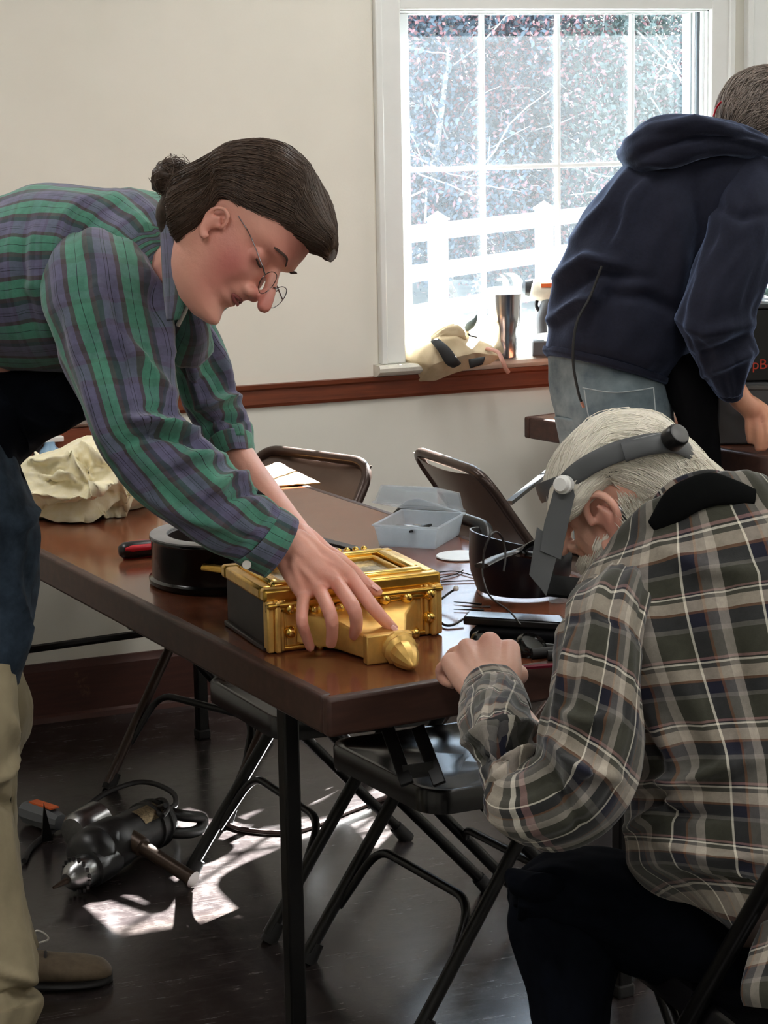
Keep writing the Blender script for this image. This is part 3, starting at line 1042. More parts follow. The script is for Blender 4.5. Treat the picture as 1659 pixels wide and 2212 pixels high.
# near left leg stands on the line of sight to the lower edge of the photo
g = at_z(640, 2212, 0.0); gd = Vector((g[0], g[1], 0)).normalized()
uu = Vector((-math.sin(ANG), math.cos(ANG), 0)); ss = Vector((math.cos(ANG), math.sin(ANG), 0)); A0 = Vector((1.059, 2.861, 0))
k = (A0 + ss * 0.075).dot(ss) / gd.dot(ss)
lp = gd * k - A0
leg_b = lp.dot(uu)
for a in (0.075, 0.735):
    for b in (leg_b, 2.42 - 0.22):
        m_ = MB(); m_.bar(tp(a, b, 0.02), tp(a, b, TZ - 0.03), 0.029, 0.029, up=uu)
        lg = obj('leg', m_, 'black_metal', t1, bevel=0.004)
        m_ = MB(); m_.bar(tp(a, b, 0.0), tp(a, b, 0.025), 0.035, 0.035, up=uu); obj('foot_cap', m_, 'rubber', lg, bevel=0.004)
for a in (0.10, 0.71):
    m_ = MB(); tslab(a - 0.02, a + 0.02, leg_b + 0.02, leg_b + 0.55, TZ - 0.090, TZ - 0.056, m_); obj('under_rail', m_, 'black_metal', t1, bevel=0.003)
    m_ = MB(); tslab(a - 0.02, a + 0.02, 1.62, 2.2, TZ - 0.085, TZ - 0.056, m_); obj('under_rail', m_, 'black_metal', t1, bevel=0.003)
m_ = MB(); m_.bar(tp(0.075, 2.2, 0.42), tp(0.105, 1.72, TZ - 0.07), 0.022, 0.012); obj('folding_brace', m_, 'black_metal', t1)
m_ = MB(); m_.bar(tp(0.735, 2.2, 0.42), tp(0.705, 1.72, TZ - 0.07), 0.022, 0.012); obj('folding_brace', m_, 'black_metal', t1)
m_ = MB(); m_.tube([tp(0.075, 2.2, 0.3), tp(0.735, 2.2, 0.3)], 0.01, 8); obj('stretcher', m_, 'black_metal', t1)
# hinged pair of stays seen in front of the nearest chair seat
q0, q1 = Vector(at(838, 1575, 3.40)), Vector(at(880, 1695, 3.36)); r0, r1 = Vector(at(902, 1570, 3.40)), Vector(at(950, 1695, 3.36))
for a_, b_ in ((q0, q1), (r0, r1)):
    m_ = MB(); m_.bar(a_, b_, 0.022, 0.010, up=FW); obj('hinged_stay', m_, 'black_metal', t1, bevel=0.002)
m_ = MB(); m_.bar(q0.lerp(q1, 0.78), r0.lerp(r1, 0.72), 0.022, 0.010, up=FW); obj('stay_link', m_, 'black_metal', t1)

# second table against the window wall
t2, tp2, tslab2 = make_table('brown folding table under the window with tools and a black case', (2.868, 4.20), math.radians(13.5), 0.40, 1.19, None)
for a in (0.07, 0.33):
    for b in (0.12, 1.02):
        m_ = MB(); m_.bar(tp2(a, b, 0.0), tp2(a, b, TZ - 0.03), 0.028, 0.028); obj('leg', m_, 'black_metal', t2, bevel=0.004)
m_ = MB(); m_.bar(Vector(at(1100, 1086, 5.2)), tp2(0.06, 1.0, TZ - 0.06), 0.016, 0.010); obj('folding_brace', m_, 'black_metal', t2)

# ------------------------------------------------------------------ folding chairs
def make_chair(label, loc, rz, frame='black_metal', panel='brown_panel', seat='chair_seat'):
    t = thing('folding_chair', label, 'chair', loc, rz, 'steel folding chairs')
    H, BX = 0.765, 0.53
    m_ = MB()
    m_.tube(round_path([(0, -0.205, 0.015), (BX, -0.195, H), (BX, 0.195, H), (0, 0.205, 0.015)], 0.07, 8), 0.0125, 10)
    obj('back_frame', m_, frame, t, local=True, smooth=60)
    # backrest: pressed steel, bowed backwards
    m_ = MB(); n = 12; k_ = 8; V = []
    for side in (0, 1):
        for i in range(n + 1):
            y = -0.19 + 0.38 * i / n
            for k in range(k_ + 1):
                f = 0.70 + 0.292 * k / k_
                bow = 0.022 * (1 - (y / 0.19) ** 2)
                V.append((BX * f + bow + side * 0.004, y, H * f - bow * 0.5 - 0.0 * side))
    F = []
    w = k_ + 1; S = (n + 1) * w
    for i in range(n):
        for k in range(k_):
            a = i * w + k
            F.append((a, a + 1, a + w + 1, a + w)); F.append((S + a, S + a + w, S + a + w + 1, S + a + 1))
    for i in range(n):
        a = i * w; F.append((a, a + w, S + a + w, S + a)); a = i * w + k_; F.append((a + w, a, S + a, S + a + w))
    m_.add(V, F)
    bp = obj('backrest', m_, panel, t, local=True, smooth=40)
    m_ = MB(); rim = []
    for i in range(n + 1):
        y = -0.175 + 0.35 * i / n; bow = 0.022 * (1 - (y / 0.19) ** 2)
        rim.append((BX * 0.72 + bow, y, H * 0.72 - bow * 0.5))
    m_.tube(rim, 0.006, 6); obj('backrest_hem', m_, frame, bp, local=True)
    # seat
    m_ = MB(); prof = []
    seg = 6; hw, hd, r = 0.19, 0.19, 0.05; cx = 0.23
    outline = []
    for sx, sy, a0 in ((1, 1, 0), (-1, 1, 90), (-1, -1, 180), (1, -1, 270)):
        for i in range(seg + 1):
            a = math.radians(a0 + 90 * i / seg)
            outline.append((cx + sx * (hd - r) + r * math.cos(a), sy * (hw - r) + r * math.sin(a)))
    no = len(outline); V = []; F = []
    for sc_, z in ((1.0, 0.395), (1.0, 0.432), (0.985, 0.438), (0.93, 0.438), (0.9, 0.432), (0.4, 0.428), (0.0, 0.428)):
        for x, y in outline:
            V.append((cx + (x - cx) * sc_, y * sc_, z - 0.04 * (x - 0.05)))
    for l in range(6):
        for i in range(no):
            a = l * no + i; b = l * no + (i + 1) % no
            F.append((a, b, b + no, a + no))
    F.append(tuple(range(no - 1, -1, -1)))
    m_.add(V, F)
    obj('seat', m_, seat, t, local=True, smooth=50)
    for s_ in (-1, 1):
        m_ = MB(); m_.tube([(0.14, s_ * 0.178, 0.415), (0.50, s_ * 0.185, 0.02)], 0.0115, 10)
        lg = obj('leg', m_, frame, t, local=True, smooth=60)
        m_ = MB(); m_.tube([(0.485, s_ * 0.185, 0.035), (0.515, s_ * 0.185, 0.0)], [0.015, 0.017], 10); obj('foot_cap', m_, 'rubber', lg, local=True, smooth=60)
        m_ = MB(); m_.tube([(0.022, s_ * 0.205, 0.036), (0.0, s_ * 0.205, 0.0)], [0.0155, 0.0175], 10); obj('foot_cap', m_, 'rubber', t, local=True, smooth=60)
    def tube_x(z):
        return BX * z / H
    m_ = MB(); m_.tube(round_path([(tube_x(0.10), -0.20, 0.10), (tube_x(0.20) + 0.0, -0.165, 0.215), (tube_x(0.20), 0.165, 0.215), (tube_x(0.10), 0.20, 0.10)], 0.05, 6), 0.0085, 8)
    obj('front_brace', m_, frame, t, local=True, smooth=60)
    m_ = MB(); m_.tube(round_path([(0.345, -0.18, 0.19), (0.33, -0.15, 0.22), (0.33, 0.15, 0.22), (0.345, 0.18, 0.19)], 0.03, 5), 0.008, 8)
    obj('rear_brace', m_, frame, t, local=True, smooth=60)
    return t

chB = make_chair('dark folding chair, back top just showing behind the clear plastic box', (1.232, 3.951, 0), math.radians(5))
chC = copy_tree(chB, (1.312, 3.415, 0), math.radians(8), 'dark folding chair with its seat showing below the near table end')
chA = copy_tree(chB, (1.30, 4.63, 0), math.radians(25), 'brown folding chair behind the plaid-shirted arm, nearest the chair rail')
chD = make_chair('brown folding chair standing alone between the two tables, turned away', (2.56, 4.64, 0), math.radians(181), frame='brown_metal')
for c_ in chA.children:
    if c_.name.startswith('back_frame'):
        c_.data = c_.data.copy(); c_.data.materials.clear(); c_.data.materials.append(mat('brown_metal'))
chE = copy_tree(chB, (1.56, 2.60, 0), math.radians(-89), 'dark folding chair the white-haired man is sitting on')
# ------------------------------------------------------------------ the gilt banjo clock lying on the table
CX0, CX1, CY0, CY1, CZ = 1.066, 1.372, 3.160, 3.385, 0.845
clock = thing('banjo_clock', 'banjo clock lying on its back, gilt box with ball studs and drop finial', 'clock', ((CX0 + CX1) / 2, CY0, TZ))
m_ = MB(); m_.box(((CX0 + CX1) / 2, (CY0 + CY1) / 2 + 0.01, (TZ + CZ - 0.02) / 2 + 0.002), (CX1 - CX0 - 0.012, CY1 - CY0 - 0.03, CZ - TZ - 0.022))
obj('case', m_, 'clock_wood', clock, bevel=0.003)
m_ = MB(); m_.box(((CX0 + CX1) / 2, (CY0 + CY1) / 2, TZ + 0.005), (CX1 - CX0 + 0.004, CY1 - CY0 - 0.02, 0.008))
obj('back_board', m_, 'clock_wood', clock, bevel=0.002)
# door frame on top: outer and inner moulding, four bars each
def frame_bars(name, x0, x1, y0, y1, w, z0, z1, material, bev):
    for a0, a1, b0, b1 in ((x0, x1, y0, y0 + w), (x0, x1, y1 - w, y1), (x0, x0 + w, y0 + w, y1 - w), (x1 - w, x1, y0 + w, y1 - w)):
        q = MB(); q.box(((a0 + a1) / 2, (b0 + b1) / 2, (z0 + z1) / 2), (a1 - a0, b1 - b0, z1 - z0))
        obj(name, q, material, clock, bevel=bev)
frame_bars('frame_moulding', CX0 - 0.002, CX1 + 0.002, CY0 - 0.002, CY1, 0.024, CZ - 0.022, CZ, 'gold', 0.005)
frame_bars('frame_fillet', CX0 + 0.020, CX1 - 0.020, CY0 + 0.020, CY1 - 0.022, 0.018, CZ - 0.02, CZ + 0.006, 'gold_bright', 0.005)
frame_bars('inner_bead', CX0 + 0.042, CX1 - 0.042, CY0 + 0.042, CY1 - 0.044, 0.010, CZ - 0.02, CZ - 0.001, 'gold', 0.003)
m_ = MB(); m_.box(((CX0 + CX1) / 2, (CY0 + CY1) / 2, CZ - 0.010), (CX1 - CX0 - 0.09, CY1 - CY0 - 0.09, 0.004)); obj('painted_panel', m_, 'painted_glass', clock)
for i in range(14):
    m_ = MB(); m_.ball((CX0 + 0.05 + (CX1 - CX0 - 0.1) * i / 13, CY1 - 0.012, CZ + 0.003), 0.0065, 8, 6); obj('rope_bead', m_, 'gold_bright', clock, smooth=180)
# base end facing the viewer: moulded posts, face board, cornice
FY = CY0
m_ = MB(); m_.box(((CX0 + CX1) / 2, FY + 0.006, (TZ + CZ) / 2 - 0.006), (CX1 - CX0, 0.012, CZ - TZ - 0.026)); obj('base_face', m_, 'gold_pale', clock, bevel=0.002)
for xs_, dx in ((CX0, 1), (CX1, -1)):
    for off, w_, pr_ in ((0.0, 0.012, 0.014), (0.012, 0.010, 0.020), (0.022, 0.008, 0.012), (0.030, 0.006, 0.006)):
        m_ = MB(); m_.box((xs_ + dx * (off + w_ / 2), FY - pr_ / 2 + 0.004, (TZ + CZ) / 2 - 0.008), (w_, pr_, CZ - TZ - 0.020)); obj('post_moulding', m_, 'gold_pale', clock, bevel=0.003)
for z0, z1, pr_ in ((CZ - 0.030, CZ - 0.021, 0.020), (CZ - 0.040, CZ - 0.030, 0.012), (TZ + 0.002, TZ + 0.010, 0.010)):
    m_ = MB(); m_.box(((CX0 + CX1) / 2, FY - pr_ / 2 + 0.004, (z0 + z1) / 2), (CX1 - CX0, pr_, z1 - z0)); obj('cornice', m_, 'gold', clock, bevel=0.003)
for px, py in ((626, 1313), (680, 1315), (730, 1312), (829, 1293), (877, 1289), (926, 1281), (626, 1364), (926, 1332), (690, 1392), (740, 1362), (795, 1357), (893, 1366)):
    c = at_y(px, py, FY - 0.006)
    m_ = MB()
    m_.lathe([(0.0, -0.013), (0.005, -0.0125), (0.009, -0.009), (0.0108, -0.003), (0.0095, 0.003), (0.006, 0.006), (0.011, 0.008), (0.012, 0.011)], 14, c, (0, 1, 0))
    obj('ball_stud', m_, 'gold_bright', clock, smooth=60)
# tapering bracket, plate and acorn finial
def rect(y, x0, x1, z0, z1):
    return [(x0, y, z0), (x1, y, z0), (x1, y, z1), (x0, y, z1)]
blk = at_z(838, 1398, TZ + 0.024)
bx, by = float(blk[0]), float(blk[1])
m_ = MB(); V = rect(FY, CX0 + 0.05, CX1 - 0.04, TZ + 0.012, TZ + 0.066) + rect(FY - 0.045, bx - 0.055, bx + 0.07, TZ + 0.006, TZ + 0.054) + rect(by + 0.008, bx - 0.030, bx + 0.034, TZ + 0.004, TZ + 0.040)
F = []
for l in range(2):
    for i in range(4):
        a = l * 4 + i; b = l * 4 + (i + 1) % 4
        F.append((a, b, b + 4, a + 4))
F += [(3, 2, 1, 0), (8, 9, 10, 11)]
m_.add(V, F); obj('bracket', m_, 'gold_pale', clock, bevel=0.003)
m_ = MB(); m_.box((bx, by, TZ + 0.024), (0.078, 0.018, 0.046)); obj('finial_plate', m_, 'gold_pale', clock, bevel=0.002)
tipv = Vector(at_z(894, 1440, TZ + 0.012)); st = Vector((bx + 0.012, by - 0.008, TZ + 0.028)); ax_ = (tipv - st); L_ = ax_.length
m_ = MB(); m_.lathe([(0.022, 0.0), (0.027, 0.004), (0.0275, 0.009), (0.023, 0.013), (0.026, 0.017), (0.0275, 0.022), (0.0235, 0.027), (0.0215, 0.030), (0.0225, 0.038), (0.0205, L_ * 0.60), (0.0145, L_ * 0.80), (0.0075, L_ * 0.94), (0.002, L_)], 12, st, ax_)
# keep the acorn clear of the table
m_.v = [(x, y, max(z, TZ + 0.001)) for x, y, z in m_.v]
obj('finial', m_, 'gold_pale', clock, smooth=24)
# throat and round head
DC = Vector((1.178, 3.715, TZ)); DR = 0.138
m_ = MB()
V = [(1.165, CY1 - 0.03, TZ + 0.004), (1.285, CY1 - 0.03, TZ + 0.004), (1.285, CY1 - 0.03, TZ + 0.062), (1.165, CY1 - 0.03, TZ + 0.062), (1.145, 3.60, TZ + 0.004), (1.225, 3.60, TZ + 0.004), (1.225, 3.60, TZ + 0.062), (1.145, 3.60, TZ + 0.062)]
m_.add(V, [(0, 1, 5, 4), (1, 2, 6, 5), (2, 3, 7, 6), (3, 0, 4, 7), (3, 2, 1, 0), (4, 5, 6, 7)])
obj('throat', m_, 'clock_wood', clock, bevel=0.002)
for s_ in (0, 1):
    pts = curve_pts([(1.09, CY1 - 0.015, TZ + 0.05), (1.13, 3.44, TZ + 0.06), (1.125, 3.52, TZ + 0.06), (1.10, 3.60, TZ + 0.055)] if s_ == 0 else [(1.345, CY1 - 0.015, TZ + 0.05), (1.29, 3.44, TZ + 0.06), (1.265, 3.52, TZ + 0.06), (1.28, 3.60, TZ + 0.055)], 14)
    m_ = MB(); m_.tube(pts, 0.008, 8, flat=0.6); obj('side_arm', m_, 'gold', clock, smooth=60)
m_ = MB(); m_.lathe([(DR - 0.004, 0.002), (DR + 0.004, 0.004), (DR + 0.005, 0.012), (DR - 0.001, 0.016), (DR - 0.001, 0.082), (DR + 0.002, 0.086), (DR + 0.001, 0.090)], 48, DC, cap=False); obj('head_drum', m_, 'black_lacquer', clock, smooth=40)
m_ = MB(); m_.lathe([(DR + 0.001, 0.088), (DR + 0.001, 0.093), (DR - 0.010, 0.095), (DR - 0.030, 0.093), (DR - 0.032, 0.086)], 48, DC, cap=False); obj('bezel', m_, 'grey_ring', clock, smooth=40)
m_ = MB(); m_.lathe([(DR - 0.031, 0.090), (DR - 0.034, 0.03), (0.0, 0.03)], 48, DC, cap=False); obj('dial_well', m_, 'clock_wood', clock, smooth=40)

# screwdriver beyond the clock head
p0, p1 = Vector(at_z(262, 1190, TZ + 0.018)), Vector(at_z(318, 1184, TZ + 0.018)); p1b = p0 + (p1 - p0).normalized() * 0.115
sd = thing('screwdriver', 'red and black screwdriver handle poking out behind the clock head', 'screwdriver', (p0.x, p0.y, TZ))
dv = (p1 - p0).normalized()
m_ = MB(); m_.lathe([(0.0, -0.006), (0.010, -0.004), (0.0165, 0.006), (0.0175, 0.025), (0.0165, 0.06), (0.014, 0.08), (0.0, 0.082)], 18, p0, dv); obj('handle', m_, 'black_plastic', sd, smooth=50)
m_ = MB()
for a in (20, 140, 260):
    a = math.radians(a); n1 = dv.cross(Vector((0, 0, 1))).normalized(); n2 = n1.cross(dv)
    o_ = (n1 * math.cos(a) + n2 * math.sin(a)) * 0.0135
    m_.tube([p0 + dv * 0.004 + o_, p0 + dv * 0.02 + o_ * 1.05, p0 + dv * 0.065 + o_ * 1.02], [0.004, 0.007, 0.0065], 8)
obj('grip_inlay', m_, 'red_plastic', sd, smooth=60)
m_ = MB(); m_.tube([p0 + dv * 0.08, p0 + dv * 0.125], 0.003, 8); obj('shank', m_, 'steel', sd, smooth=60)

# flat file behind the clock box
f0, f1 = Vector(at_z(690, 1166, TZ + 0.05)), Vector(at_z(800, 1194, TZ + 0.05))
fl = thing('file', 'long dark flat file lying across the clock behind the gilt frame', 'file', (f0.x, f0.y, TZ))
m_ = MB(); m_.bar(f0, f1, 0.022, 0.006); obj('blade', m_, 'tool_body', fl, bevel=0.001)
fd = (f1 - f0).normalized()
m_ = MB(); m_.bar(f1, f1 + fd * 0.035, 0.012, 0.006); obj('tang', m_, 'gold_bright', fl, bevel=0.001)
for o_ in (fl,):
    o_.location.z -= 0.0
# cream cloth heap
def cloth_heap():
    d = 4.72
    m_ = loft([(38, 1040, 60, 1100, d, .05), (62, 1000, 78, 1124, d - .02, .10), (95, 978, 95, 1134, d - .03, .14), (140, 962, 140, 1130, d - .03, .17), (185, 944, 190, 1124, d - .02, .18), (215, 952, 235, 1116, d - .01, .17), (242, 1000, 272, 1110, d, .14), (275, 1045, 300, 1104, d + .02, .09), (312, 1082, 320, 1102, d + .05, .03)], 170, 150, wr=(.010, 3.4, 20))
    R = lambda pts, h, w: (pts, h * 1.15, w * 0.72)
    fold(m_, [R([(60, 1046), (95, 1066), (150, 1062), (215, 1050)], .030, 9), R([(80, 1030), (110, 1046), (150, 1044)], -.022, 8), R([(66, 1000), (100, 1000), (140, 992)], .022, 8), R([(75, 1015), (115, 1018), (145, 1008)], -.020, 7),
              R([(146, 985), (165, 1010), (188, 1036)], .026, 7), R([(160, 975), (185, 1000), (200, 1030)], -.020, 7), R([(180, 960), (205, 990), (235, 1008)], .020, 8), R([(108, 1082), (165, 1072), (225, 1046), (262, 1016)], .034, 9), R([(100, 1098), (170, 1088), (240, 1066)], -.026, 8),
              R([(80, 1108), (150, 1100), (200, 1092), (250, 1072)], .030, 9), R([(205, 1086), (228, 1106), (262, 1092), (285, 1068)], .024, 7), R([(222, 1092), (240, 1098)], -.02, 7), R([(258, 1040), (266, 1066), (256, 1085)], .020, 6), R([(120, 1022), (150, 1030), (185, 1052)], .016, 8), R([(84, 1126), (150, 1120), (240, 1108)], -.012, 6)])
    m_.v = [(x, y, max(z, TZ + 0.0015)) for x, y, z in m_.v]
    m_.uv = None
    o = obj('cream_cloth', m_, 'cream_cloth', smooth=180)
    return tag(o, 'crumpled cream muslin cloth heaped on the table behind the standing man', 'cloth')
cloth_heap()
def sheet(name, label, cat, corners, z, material, amp, seed, n=24, th=0.003):
    m_ = MB(); V = []; F = []
    c = [at_z(px, py, z) for px, py in corners]
    for k in (0, 1):
        for i in range(n + 1):
            for j in range(n + 1):
                u_, v_ = i / n, j / n
                p = (c[0] * (1 - u_) + c[1] * u_) * (1 - v_) + (c[3] * (1 - u_) + c[2] * u_) * v_
                h = amp * abs(mnoise.noise(Vector((u_ * 4, v_ * 4, seed)))) + 0.4 * amp * abs(mnoise.noise(Vector((u_ * 9, v_ * 9, seed))))
                V.append((p[0], p[1], z + 0.0012 + h + (th if k else 0)))
    S = (n + 1) ** 2
    for i in range(n):
        for j in range(n):
            a = i * (n + 1) + j
            F.append((a, a + 1, a + n + 2, a + n + 1)); F.append((S + a, S + a + n + 1, S + a + n + 2, S + a + 1))
    for i in range(n):
        for a, b in ((i, i + 1), (n * (n + 1) + i, n * (n + 1) + i + 1), (i * (n + 1), (i + 1) * (n + 1)), (i * (n + 1) + n, (i + 1) * (n + 1) + n)):
            F.append((a, b, S + b, S + a))
    m_.add(V, F)
    return tag(obj(name, m_, material, smooth=60), label, cat)
sheet('yellow_cloth', 'thin golden-yellow cloth lying by the far table edge', 'cloth', ((545, 1022), (560, 1056), (692, 1047), (600, 1002)), TZ, 'yellow_cloth', 0.004, 4)

# spray bottle and wooden box at the far end of the table
b0 = Vector(at_z(86, 1004, TZ)); b0 = Vector((b0.x, min(b0.y, 5.08), TZ))
sb = thing('spray_bottle', 'pale blue plastic bottle with a dark trigger beside the apron', 'bottle', b0)
m_ = MB(); m_.lathe([(0.0, 0.0), (0.030, 0.0), (0.032, 0.01), (0.032, 0.035), (0.024, 0.055), (0.014, 0.065), (0.014, 0.075)], 20, b0); obj('bottle_body', m_, plain('pale_blue_plastic', rgb(140, 176, 206), 0.3), sb, smooth=50)
m_ = MB(); m_.bar(b0 + Vector((-0.03, 0, 0.080)), b0 + Vector((0.035, 0, 0.080)), 0.02, 0.014); obj('spray_head', m_, 'white_plastic', sb, bevel=0.003)
m_ = MB(); m_.tube(curve_pts([b0 + Vector((-0.018, 0, 0.075)), b0 + Vector((-0.034, 0, 0.05)), b0 + Vector((-0.045, 0, 0.02))], 8), 0.005, 8); obj('trigger', m_, 'black_plastic', sb, smooth=60)
c = at_y(150, 948, 5.12)
m_ = MB(); m_.box((float(c[0]), 5.14, TZ + 0.052), (0.20, 0.09, 0.10))
wb = thing('wooden_box', 'plain brown wooden box at the far end of the long table', 'box', (float(c[0]), 5.14, TZ))
obj('box_body', m_, 'rail_wood', wb, bevel=0.004)
m_ = MB(); m_.box((float(c[0]), 5.14, TZ + 0.107), (0.21, 0.10, 0.010)); obj('box_lid', m_, 'brown_panel', wb, bevel=0.003)

# clear plastic box, lid ajar
q0, q1, q2 = [Vector(at_z(*p, TZ)) for p in ((808, 1181), (945, 1189), (995, 1142))]
ex = (q1 - q0); LX = ex.length; ex.normalize(); ey = Vector((-ex.y, ex.x, 0)); LY = 0.165
pb = thing('plastic_box', 'clear plastic box of small tools with its lid ajar', 'box', q0 + ex * LX / 2 + ey * LY / 2)
def tray(o_, ex, ey, ez, lx, ly, h, t_, lip):
    m = MB()
    def fr(x, y, z): return o_ + ex * x + ey * y + ez * z
    i_ = 0.008
    rings = [(i_, 0), (0.0, h), (-lip, h), (-lip, h + 0.004), (t_, h + 0.004), (i_ + t_, t_)]
    V = []
    for ins, z in rings:
        V += [fr(ins, ins, z), fr(lx - ins, ins, z), fr(lx - ins, ly - ins, z), fr(ins, ly - ins, z)]
    F = []
    for l in range(len(rings) - 1):
        for k in range(4):
            a = l * 4 + k; b = l * 4 + (k + 1) % 4
            F.append((a, b, b + 4, a + 4))
    F.append((3, 2, 1, 0)); l = (len(rings) - 1) * 4; F.append((l, l + 1, l + 2, l + 3))
    m.add(V, F); return m
obj('box_base', tray(q0, ex, ey, Vector((0, 0, 1)), LX, LY, 0.042, 0.0025, 0.004), 'frost_plastic', pb, bevel=0.002)
# lid: hinged along the far side, tipped up a little at the near side
hz = q0 + ey * LY + Vector((0, 0, 0.05)); tilt = math.radians(14)
eyl = (-ey * math.cos(tilt) + Vector((0, 0, 1)) * math.sin(tilt)); ezl = ex.cross(eyl)
if ezl.z > 0: ezl = -ezl
lid_o = hz - ezl * 0.036
obj('box_lid', tray(lid_o, ex, eyl, ezl, LX, LY, 0.034, 0.0025, 0.004), 'clear_plastic', pb, bevel=0.002)
cen = q0 + ex * LX / 2 + ey * LY / 2
for i, (a, b, l, w_, mt) in enumerate(((-0.045, 0.03, 0.05, 0.012, 'black_plastic'), (0.035, 0.0, 0.06, 0.014, 'black_plastic'), (0.0, 0.02, 0.07, 0.008, 'steel'), (-0.02, -0.04, 0.06, 0.02, 'tool_steel'), (0.02, -0.05, 0.08, 0.01, 'black_metal'))):
    d_ = (ex * math.cos(0.5 + i) + ey * math.sin(0.5 + i))
    c_ = cen + ex * a + ey * b + Vector((0, 0, 0.012 + 0.006 * i))
    m_ = MB(); m_.tube([c_ - d_ * l / 2, c_ - d_ * l * 0.2, c_ + d_ * l * 0.2, c_ + d_ * l / 2], [w_ * 0.3, w_ * 0.5, w_ * 0.5, w_ * 0.2], 8)
    names = ('short dark bit lying inside the clear plastic box, left', 'dark thick bit lying inside the clear plastic box, right', 'slim bright steel pick lying across the middle of the clear box', 'stubby grey steel fitting low in the clear plastic box', 'thin black rod at the front of the clear plastic box')
    tag(obj('small_tool', m_, mt, smooth=50), names[i], 'tool', 'small tools in the clear box')

# pale disc, cables and headgear at the seated man's place
c = at_z(994, 1203, TZ)
m_ = MB(); m_.lathe([(0.0, 0.0006), (0.044, 0.0006), (0.047, 0.002), (0.046, 0.004), (0.0, 0.0035)], 40, c); tag(obj('pale_disc', m_, 'paper_white', smooth=40), 'thin pale round disc lying flat behind the clock', 'disc')

def loupe_shell():
    base = Vector(at_z(1120, 1300, TZ)); 
    t = thing('headgear', 'glossy black curved face-shield headgear standing beside the seated man', 'headgear', base)
    C_ = base + Vector((0.045, 0.085, 0))
    m_ = MB(); n = 36; V = []; F = []
    for k, off in ((0, 0.0), (1, -0.004)):
        for i in range(n + 1):
            a = math.radians(118 + 215 * i / n)
            for z, rr in ((0.004, 0.86), (0.035, 0.97), (0.065, 1.0), (0.095 - 0.018 * math.cos(a * 1.0), 0.98)):
                r_ = (0.105 + off) * rr
                V.append((C_.x + r_ * 0.86 * math.cos(a), C_.y + r_ * math.sin(a), TZ + z))
    S = (n + 1) * 4
    for i in range(n):
        for j in range(3):
            a = i * 4 + j
            F.append((a, a + 4, a + 5, a + 1)); F.append((S + a, S + a + 1, S + a + 5, S + a + 4))
        F.append((i * 4 + 3, i * 4 + 7, S + i * 4 + 7, S + i * 4 + 3)); F.append((i * 4, S + i * 4, S + i * 4 + 4, i * 4 + 4))
    m_.add(V, F); obj('shield', m_, 'navy_plastic', t, smooth=40)
    m_ = MB()
    pts = curve_pts([at(1040, 1222, 3.55), at(1075, 1205, 3.62), at(1120, 1190, 3.66), at(1165, 1168, 3.64), at(1215, 1158, 3.56)], 18)
    m_.tube(pts, 0.013, 10, flat=0.35, up=UP); obj('headband', m_, 'black_plastic', t, smooth=60)
    m_ = MB(); m_.tube(curve_pts([at(1120, 1195, 3.66), at(1150, 1200, 3.66), at(1195, 1205, 3.6)], 8), 0.022, 10, flat=0.3, up=UP); obj('brow_pad', m_, 'black_plastic', t, smooth=60)
    m_ = MB(); m_.tube(curve_pts([at(1043, 1228, 3.5), at(1046, 1190, 3.5), at(1058, 1160, 3.5), at(1072, 1149, 3.52), at(1086, 1165, 3.54), at(1092, 1200, 3.54), at(1088, 1235, 3.52)], 24), 0.002, 6); obj('wire_loop', m_, 'cord', t, smooth=60)
    return t
loupe_shell()
def wire(name, label, cat, pix, z, r, material='cord', n=24):
    pts = curve_pts([at_z(p[0], p[1], TZ + (p[2] if len(p) > 2 else z)) for p in pix], n)
    m_ = MB(); m_.tube(pts, r, 6)
    return tag(obj(name, m_, material, smooth=60), label, cat)
wire('thin_wire', 'thin dark wire running straight out behind the clock', 'wire', [(948, 1236), (985, 1234), (1028, 1245)], 0.003, 0.0012)
wire('thin_wire', 'second thin wire with a small clip, nearer the disc', 'wire', [(950, 1248), (985, 1240), (1000, 1232)], 0.003, 0.0012)
wire('thin_wire', 'straight thin wire just below the clip', 'wire', [(952, 1257), (990, 1255), (1030, 1254)], 0.003, 0.0012)
cb = wire('charging_cable', 'black cable curling from the clock to the flat case', 'cable', [(984, 1272, 0.03), (965, 1285, 0.02), (944, 1305, 0.01), (945, 1330, 0.006), (958, 1349, 0.004), (978, 1350, 0.004), (1000, 1338, 0.008)], 0.004, 0.0022)
m_ = MB(); m_.ball(at_z(985, 1271, TZ + 0.031), 0.005, 10, 8); obj('white_plug', m_, 'white_plastic', cb, smooth=180)
wire('loose_cable', 'loose black cable crossing the headgear and flat case', 'cable', [(1042, 1215, 0.1), (1044, 1250, 0.09), (1060, 1290, 0.07), (1100, 1320, 0.05), (1125, 1350, 0.035)], 0.05, 0.0016)
# flat black case with bright top, and what lies below it
def flat_box(name, label, cat, px, z0, h, material, topmat=None, bev=0.003):
    c = [at_z(p[0], p[1], TZ + z0 + h) for p in px]
    V = [(p[0], p[1], TZ + z0) for p in c] + [(p[0], p[1], TZ + z0 + h) for p in c]
    m_ = MB(); m_.add(V, [(3, 2, 1, 0), (4, 5, 6, 7), (0, 1, 5, 4), (1, 2, 6, 5), (2, 3, 7, 6), (3, 0, 4, 7)])
    if topmat is None:
        return tag(obj(name, m_, material, bevel=bev), label, cat)
    ctr = np.mean(np.array(V), axis=0)
    t = thing(name, label, cat, (ctr[0], ctr[1], TZ + z0))
    obj('case_body', m_, material, t, bevel=bev)
    m2 = MB(); cc = np.mean(np.array(c), axis=0)
    m2.add([tuple(cc[:2] + (p[:2] - cc[:2]) * 0.94) + (TZ + z0 + h + 0.0008,) for p in c], [(0, 1, 2, 3)])
    obj('glass_face', m2, topmat, t)
    return t
